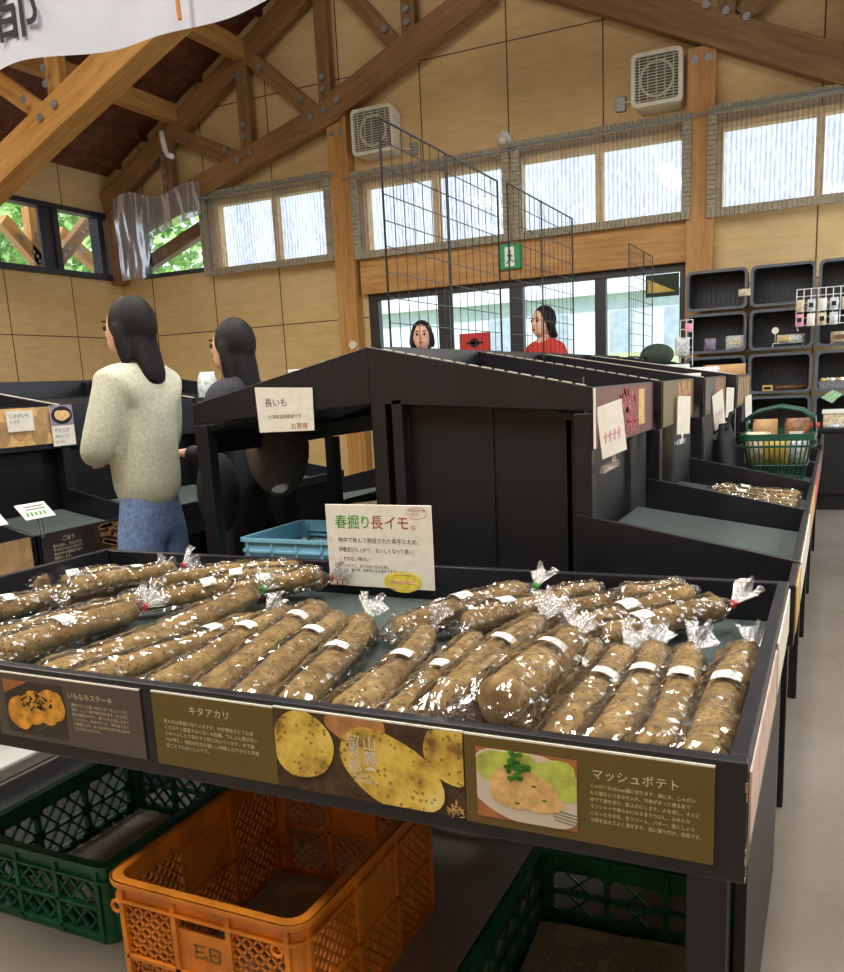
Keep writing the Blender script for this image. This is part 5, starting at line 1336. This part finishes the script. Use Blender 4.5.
# dark bag hanging beside the basket
t = thing('tote_bag', (-.45, 4.3, .68), 'dark bag standing at the left of the shopping basket', 'bag')
def f(u, v):
    a = 2 * math.pi * u; k = .5 + .5 * math.sin(math.pi * (v * .75 + .25))
    return (-.44 + .05 * math.cos(a) * k - .03 * v, 4.34 + .12 * math.sin(a) * k, .69 + .26 * v)
MB().grid(f, 20, 10).build('body', 'charcoal', t, smooth=True); MB().tube([(-.45, 4.26, .93), (-.44, 4.3, 1.0), (-.44, 4.38, 1.0), (-.45, 4.42, .93)], .009, 6).build('strap', 'black_cloth', t)
# bagged pale roots in the third lower bay
for k in range(6):
    y = 3.46 + k * .10; x0 = -.47 + .03 * (k % 2); zz = lambda x: .70 - .155 * (x + .66) / .593 * .55 + .028
    o = yam_bag((x0, y, zz(x0) - .005), (-.12, y + .05, zz(-.12) + .002), .026, .02, 'none', .3 if k % 2 else -1, ['pale bagged root nearest the camera in the lower rack bay', 'second pale bagged root from the camera in the lower rack bay', 'third pale bagged root from the camera in the lower rack bay', 'fourth pale bagged root from the camera in the lower rack bay', 'fifth pale bagged root from the camera in the lower rack bay', 'farthest pale bagged root in the lower rack bay'][k], 60 + k)
    o.name = 'bagged_root'; o['category'] = 'bagged root'; o['group'] = 'bagged roots in the lower rack bay'
# produce on the upper far bays
for k, (x, y, w_, h_, m, lab) in enumerate(((-.95, 4.4, .36, .08, 'brown_pack', 'long brown packet on the upper tray below the door window'), (-.85, 4.62, .34, .08, 'beige_pack', 'long beige packet on the upper tray below the door window'), (-.75, 4.8, .22, .09, 'silver_pack', 'silver packet on the upper tray at the end of the third bay'), (-.72, 5.15, .26, .12, 'silver_pack', 'shiny silver packet on the farthest upper tray'), (-.6, 5.45, .24, .13, 'kraft', 'kraft bag on the corner of the farthest upper tray'), (-.9, 5.5, .2, .12, 'silver_pack', 'crumpled silver packet at the back of the farthest upper tray'))):
    zb = 1.322 - .218 * (x + .5 * w_ + 1.31) - .085 + .0
    packet(x, y, max(zb, 1.10), w_, h_, .12, m, lab, group='packets on the upper trays of the big rack', rot=10 * (k % 3))
t = thing('cloth_bag', (-1.15, 6.7, 1.22), 'dark green cloth bag on top of the smaller rack by the right door pane', 'bag')
MB().ball((-1.22, 6.75, 1.33), .10, 16, 10, (1.25, .9, .85)).build('body', 'hat', t, smooth=True)
packet(-3.45, 4.3, 1.12, .12, .22, .12, 'silver_pack', 'shiny silver packet on the left rack between the two women')
packet(-3.5, 4.5, 1.13, .14, .10, .12, 'beige_pack', 'pale packet on the left rack between the two women')
# red notice by the doors
t = thing('red_notice', (-3.44, 8.6, 1.4), 'red notice board with dark mark standing inside the doors', 'sign')
MB().box((-3.60, 8.66, 1.40), (-3.26, 8.68, 1.70)).build('board', 'red_cloth', t); MB().tube([(-3.43, 8.655, 1.6), (-3.43, 8.662, 1.6)], .05, 16).bar((-3.52, 8.657, 1.6), (-3.34, 8.657, 1.6), .02, .004, (0, 1, 0)).build('mark', 'ink', t)
MB().box((-3.45, 8.67, 0), (-3.41, 8.70, 1.40)).build('stand', 'steel', t); MB().box((-3.6, 8.55, 0), (-3.26, 8.8, .02)).build('foot', 'steel', t)

# ------------------------------------------------------------------ people
def skin_mesh(nodes, edges, sub=2, root=0):
    me = D.meshes.new('sk'); me.from_pydata([n[0] for n in nodes], edges, []); o = D.objects.new('sk', me); COL.objects.link(o)
    m = o.modifiers.new('skin', 'SKIN'); m.use_smooth_shade = True
    for i, n in enumerate(nodes):
        r = n[1]; me.skin_vertices[0].data[i].radius = r if isinstance(r, tuple) else (r, r); me.skin_vertices[0].data[i].use_root = i == root
    s = o.modifiers.new('sub', 'SUBSURF'); s.levels = sub
    dg = bpy.context.evaluated_depsgraph_get(); dg.update(); r = D.meshes.new_from_object(o.evaluated_get(dg)); D.objects.remove(o); return r
def fuse(meshes, voxel):
    bm = bmesh.new()
    for m in meshes: bm.from_mesh(m)
    me = D.meshes.new('fu'); bm.to_mesh(me); bm.free(); o = D.objects.new('fu', me); COL.objects.link(o)
    r = o.modifiers.new('r', 'REMESH'); r.mode = 'VOXEL'; r.voxel_size = voxel; s = o.modifiers.new('s', 'SMOOTH'); s.iterations = 4; s.factor = .5
    dg = bpy.context.evaluated_depsgraph_get(); dg.update(); out = D.meshes.new_from_object(o.evaluated_get(dg)); D.objects.remove(o); return out
def ballmesh(c, r, sc=(1, 1, 1)):
    mb = MB().ball(c, r, 20, 14, sc); me = D.meshes.new('b'); me.from_pydata([tuple(p) for p in mb.v], [], mb.f); return me
def put(me, name, mat, parent, xf):
    me.transform(xf); me.materials.clear(); me.materials.append(M[mat]); me.polygons.foreach_set('use_smooth', [True] * len(me.polygons)); me.name = name
    o = D.objects.new(name, me); COL.objects.link(o); o.parent = parent; o.location = (0, 0, 0); WL[o] = WL[parent]; return o
def person(loc, yaw_, H, label, top, bottom, hair_len, arms, look=(0, 0), shoe='shoe', wide=1.0, sleeve=True):
    t = thing('person', loc, label, 'person', 'shoppers'); s = H / 1.62
    xf = Matrix.Rotation(R(yaw_), 4, 'Z') @ Matrix.Scale(s, 4)
    el, wr = arms                                          # elbow and wrist of each side: ((L),(R))
    def limbs(k):                                          # k: 0 body, 1 clothing
        N = [((0, 0, .90), (.135, .095)), ((0, 0, 1.06), (.115, .082)), ((0, .0, 1.22), (.135, .092)), ((0, -.01, 1.335), (.085, .065)), ((0, .0, 1.40), .046), ((0, .012, 1.47), .045)]
        E = [(0, 1), (1, 2), (2, 3), (3, 4), (4, 5)]
        for i, sx in enumerate((-1, 1)):
            b = len(N); N += [((sx * .155, -.01, 1.325), .052), (el[i], .040), (wr[i], .026)]; E += [(3, b), (b, b + 1), (b + 1, b + 2)]
            d = (V(wr[i]) - V(el[i])).normalized(); sd = V((-sx, 0, .15)).normalized(); nrm = d.cross(sd).normalized()
            pm = V(wr[i]) + d * .045; h = len(N); N.append((tuple(pm), (.030, .016))); E.append((b + 2, h))
            for q, ln in enumerate((.066, .076, .07, .055)):
                base = pm + d * .03 + sd * (.024 - q * .016); k1 = base + d * ln * .5; k2 = k1 + (d * .75 - V((0, 0, .7))).normalized() * ln * .5
                a = len(N); N += [(tuple(base), .0085), (tuple(k1), .008), (tuple(k2), .0065)]; E += [(h, a), (a, a + 1), (a + 1, a + 2)]
            a = len(N); th = pm - d * .012 + sd * .03; N += [(tuple(th), .0105), (tuple(th + (sd * .6 + d * .8).normalized() * .035), .009)]; E += [(h, a), (a, a + 1)]
        for sx in (-1, 1):
            b = len(N); N += [((sx * .085, 0, .80), .088), ((sx * .092, .012, .47), .055), ((sx * .095, -.012, .10), .037), ((sx * .1, .03, .045), .035), ((sx * .105, .14, .03), .030)]; E += [(0, b), (b, b + 1), (b + 1, b + 2), (b + 2, b + 3), (b + 3, b + 4)]
        return N, E
    N, E = limbs(0); body = skin_mesh(N, E, 2)
    hz = 1.535; hd = [ballmesh((0, .012, hz), .1, (.76, .92, 1.12)), ballmesh((0, .05, hz - .05), .066, (.85, .85, .9)), ballmesh((0, .112, hz - .012), .016, (.8, 1, 1.5)), ballmesh((-.078, .0, hz - .01), .022, (.4, .8, 1.2)), ballmesh((.078, .0, hz - .01), .022, (.4, .8, 1.2)), ballmesh((0, .098, hz - .058), .016, (1.5, .5, .5))]
    bodym = fuse([body] + hd, .0085)
    put(bodym, 'body', 'skin', t, xf)
    for sx in (-1, 1):
        e = ballmesh((sx * .031, .098, hz + .01), .0105); put(e, 'eye', 'ink', t, xf)
        e = ballmesh((sx * .031, .100, hz + .036), .017, (1, .35, .22)); put(e, 'eyebrow', 'hair', t, xf)
    put(ballmesh((0, .108, hz - .056), .016, (1.25, .35, .35)), 'lips', 'red_ink', t, xf)
    # hair: cap plus length at the back
    hr = [ballmesh((0, -.012, hz + .02), .108, (.86, .92, 1.06))]
    hn = [((0, -.045, hz + .02), (.080, .05)), ((0, -.060, hz - .09), (.082, .042)), ((0, -.085, hz - .09 - hair_len * .5), (.084, .030)), ((0, -.10, hz - .10 - hair_len), (.07, .018))]
    hr.append(skin_mesh(hn, [(0, 1), (1, 2), (2, 3)], 2))
    for sx in (-1, 1): hr.append(skin_mesh([((sx * .075, .0, hz + .03), .03), ((sx * .085, -.01, hz - .06), .03), ((sx * .085, -.03, hz - .09 - hair_len * .45), .02)], [(0, 1), (1, 2)], 2))
    put(fuse(hr, .011), 'hair', 'hair', t, xf)
    # top
    N = [((0, 0, .77), (.165 * wide, .125 * wide)), ((0, 0, 1.04), (.150 * wide, .115 * wide)), ((0, 0, 1.22), (.160 * wide, .118 * wide)), ((0, -.01, 1.345), (.10, .080)), ((0, 0, 1.415), .056)]; E = [(0, 1), (1, 2), (2, 3), (3, 4)]
    for i, sx in enumerate((-1, 1)):
        b = len(N); w_ = V(wr[i]).lerp(V(el[i]), .12); N += [((sx * .165, -.01, 1.325), .070 * wide), (el[i], .060 * wide), (tuple(w_), .046 * wide)]; E += [(3, b), (b, b + 1), (b + 1, b + 2)]
    put(fuse([skin_mesh(N, E, 2)], .012), 'top', top, t, xf)
    # trousers
    N = [((0, 0, 1.09), (.118, .085)), ((0, 0, .86), (.152, .115))]; E = [(0, 1)]
    for sx in (-1, 1):
        b = len(N); N += [((sx * .085, 0, .74), .100), ((sx * .098, .012, .45), .085 * wide), ((sx * .105, .0, .09), .082 * wide)]; E += [(1, b), (b, b + 1), (b + 1, b + 2)]
    put(fuse([skin_mesh(N, E, 2)], .012), 'trousers', bottom, t, xf)
    for sx in (-1, 1): put(fuse([skin_mesh([((sx * .1, -.05, .045), .044), ((sx * .102, .06, .042), .042), ((sx * .106, .165, .034), .034)], [(0, 1), (1, 2)], 2)], .01), 'shoe', shoe, t, xf)
    return t
person((-2.44, 2.62, 0), 96, 1.54, 'person in a cream knit top and blue jeans, facing the left rack', 'cream_knit', 'denim', .13, (((-.235, .05, 1.06), (.235, .04, 1.06)), ((-.08, .19, 1.05), (.13, .20, 1.02))), wide=1.12)
person((-2.30, 3.06, 0), 92, 1.47, 'person with long black hair in dark clothes, behind the left end board', 'charcoal', 'black_cloth', .30, (((-.22, .03, 1.05), (.22, .02, 1.05)), ((-.12, .24, 1.06), (.14, .24, 1.04))), shoe='black_cloth')
person((-3.40, 7.3, 0), 200, 1.72, 'person in a white shirt beyond the rack, in front of the left door pane', 'white_cloth', 'charcoal', .03, (((-.22, .0, 1.06), (.22, .0, 1.06)), ((-.2, .12, .86), (.2, .12, .86))), shoe='black_cloth')
person((-2.36, 7.62, 0), 150, 1.78, 'person with black hair in a red top beyond the rack, below the exit sign', 'red_cloth', 'charcoal', .03, (((-.22, .0, 1.06), (.22, .0, 1.06)), ((-.2, .12, .86), (.2, .12, .86))), shoe='black_cloth')
# bags they carry
t = thing('shoulder_bag', (-2.2, 2.78, .62), 'black shoulder bag at the right hip of the person in the cream knit', 'bag')
MB().ball((-2.20, 2.75, .82), .13, 16, 12, (.6, .75, 1.25)).build('body', 'black_cloth', t, smooth=True)
MB().tube([(-2.21, 2.70, .95), (-2.24, 2.74, 1.08), (-2.25, 2.80, 1.08), (-2.2, 2.81, .95)], .010, 8).build('strap', 'black_cloth', t, smooth=True)
t = thing('shoulder_bag', (-2.05, 2.93, .8), 'dark brown shoulder bag on the back of the long haired person', 'bag')
MB().ball((-2.02, 2.92, .98), .17, 16, 12, (.62, .95, 1.15)).build('body', 'brown_cloth', t, smooth=True)
MB().tube([(-2.05, 2.90, 1.12), (-2.13, 2.93, 1.2), (-2.16, 2.98, 1.2), (-2.08, 2.99, 1.1)], .014, 8).build('strap', 'brown_cloth', t, smooth=True)
MB().ball((-1.99, 2.86, .83), .05, 10, 8, (.8, .7, .5)).build('pale_patch', 'white_cloth', t, smooth=True)
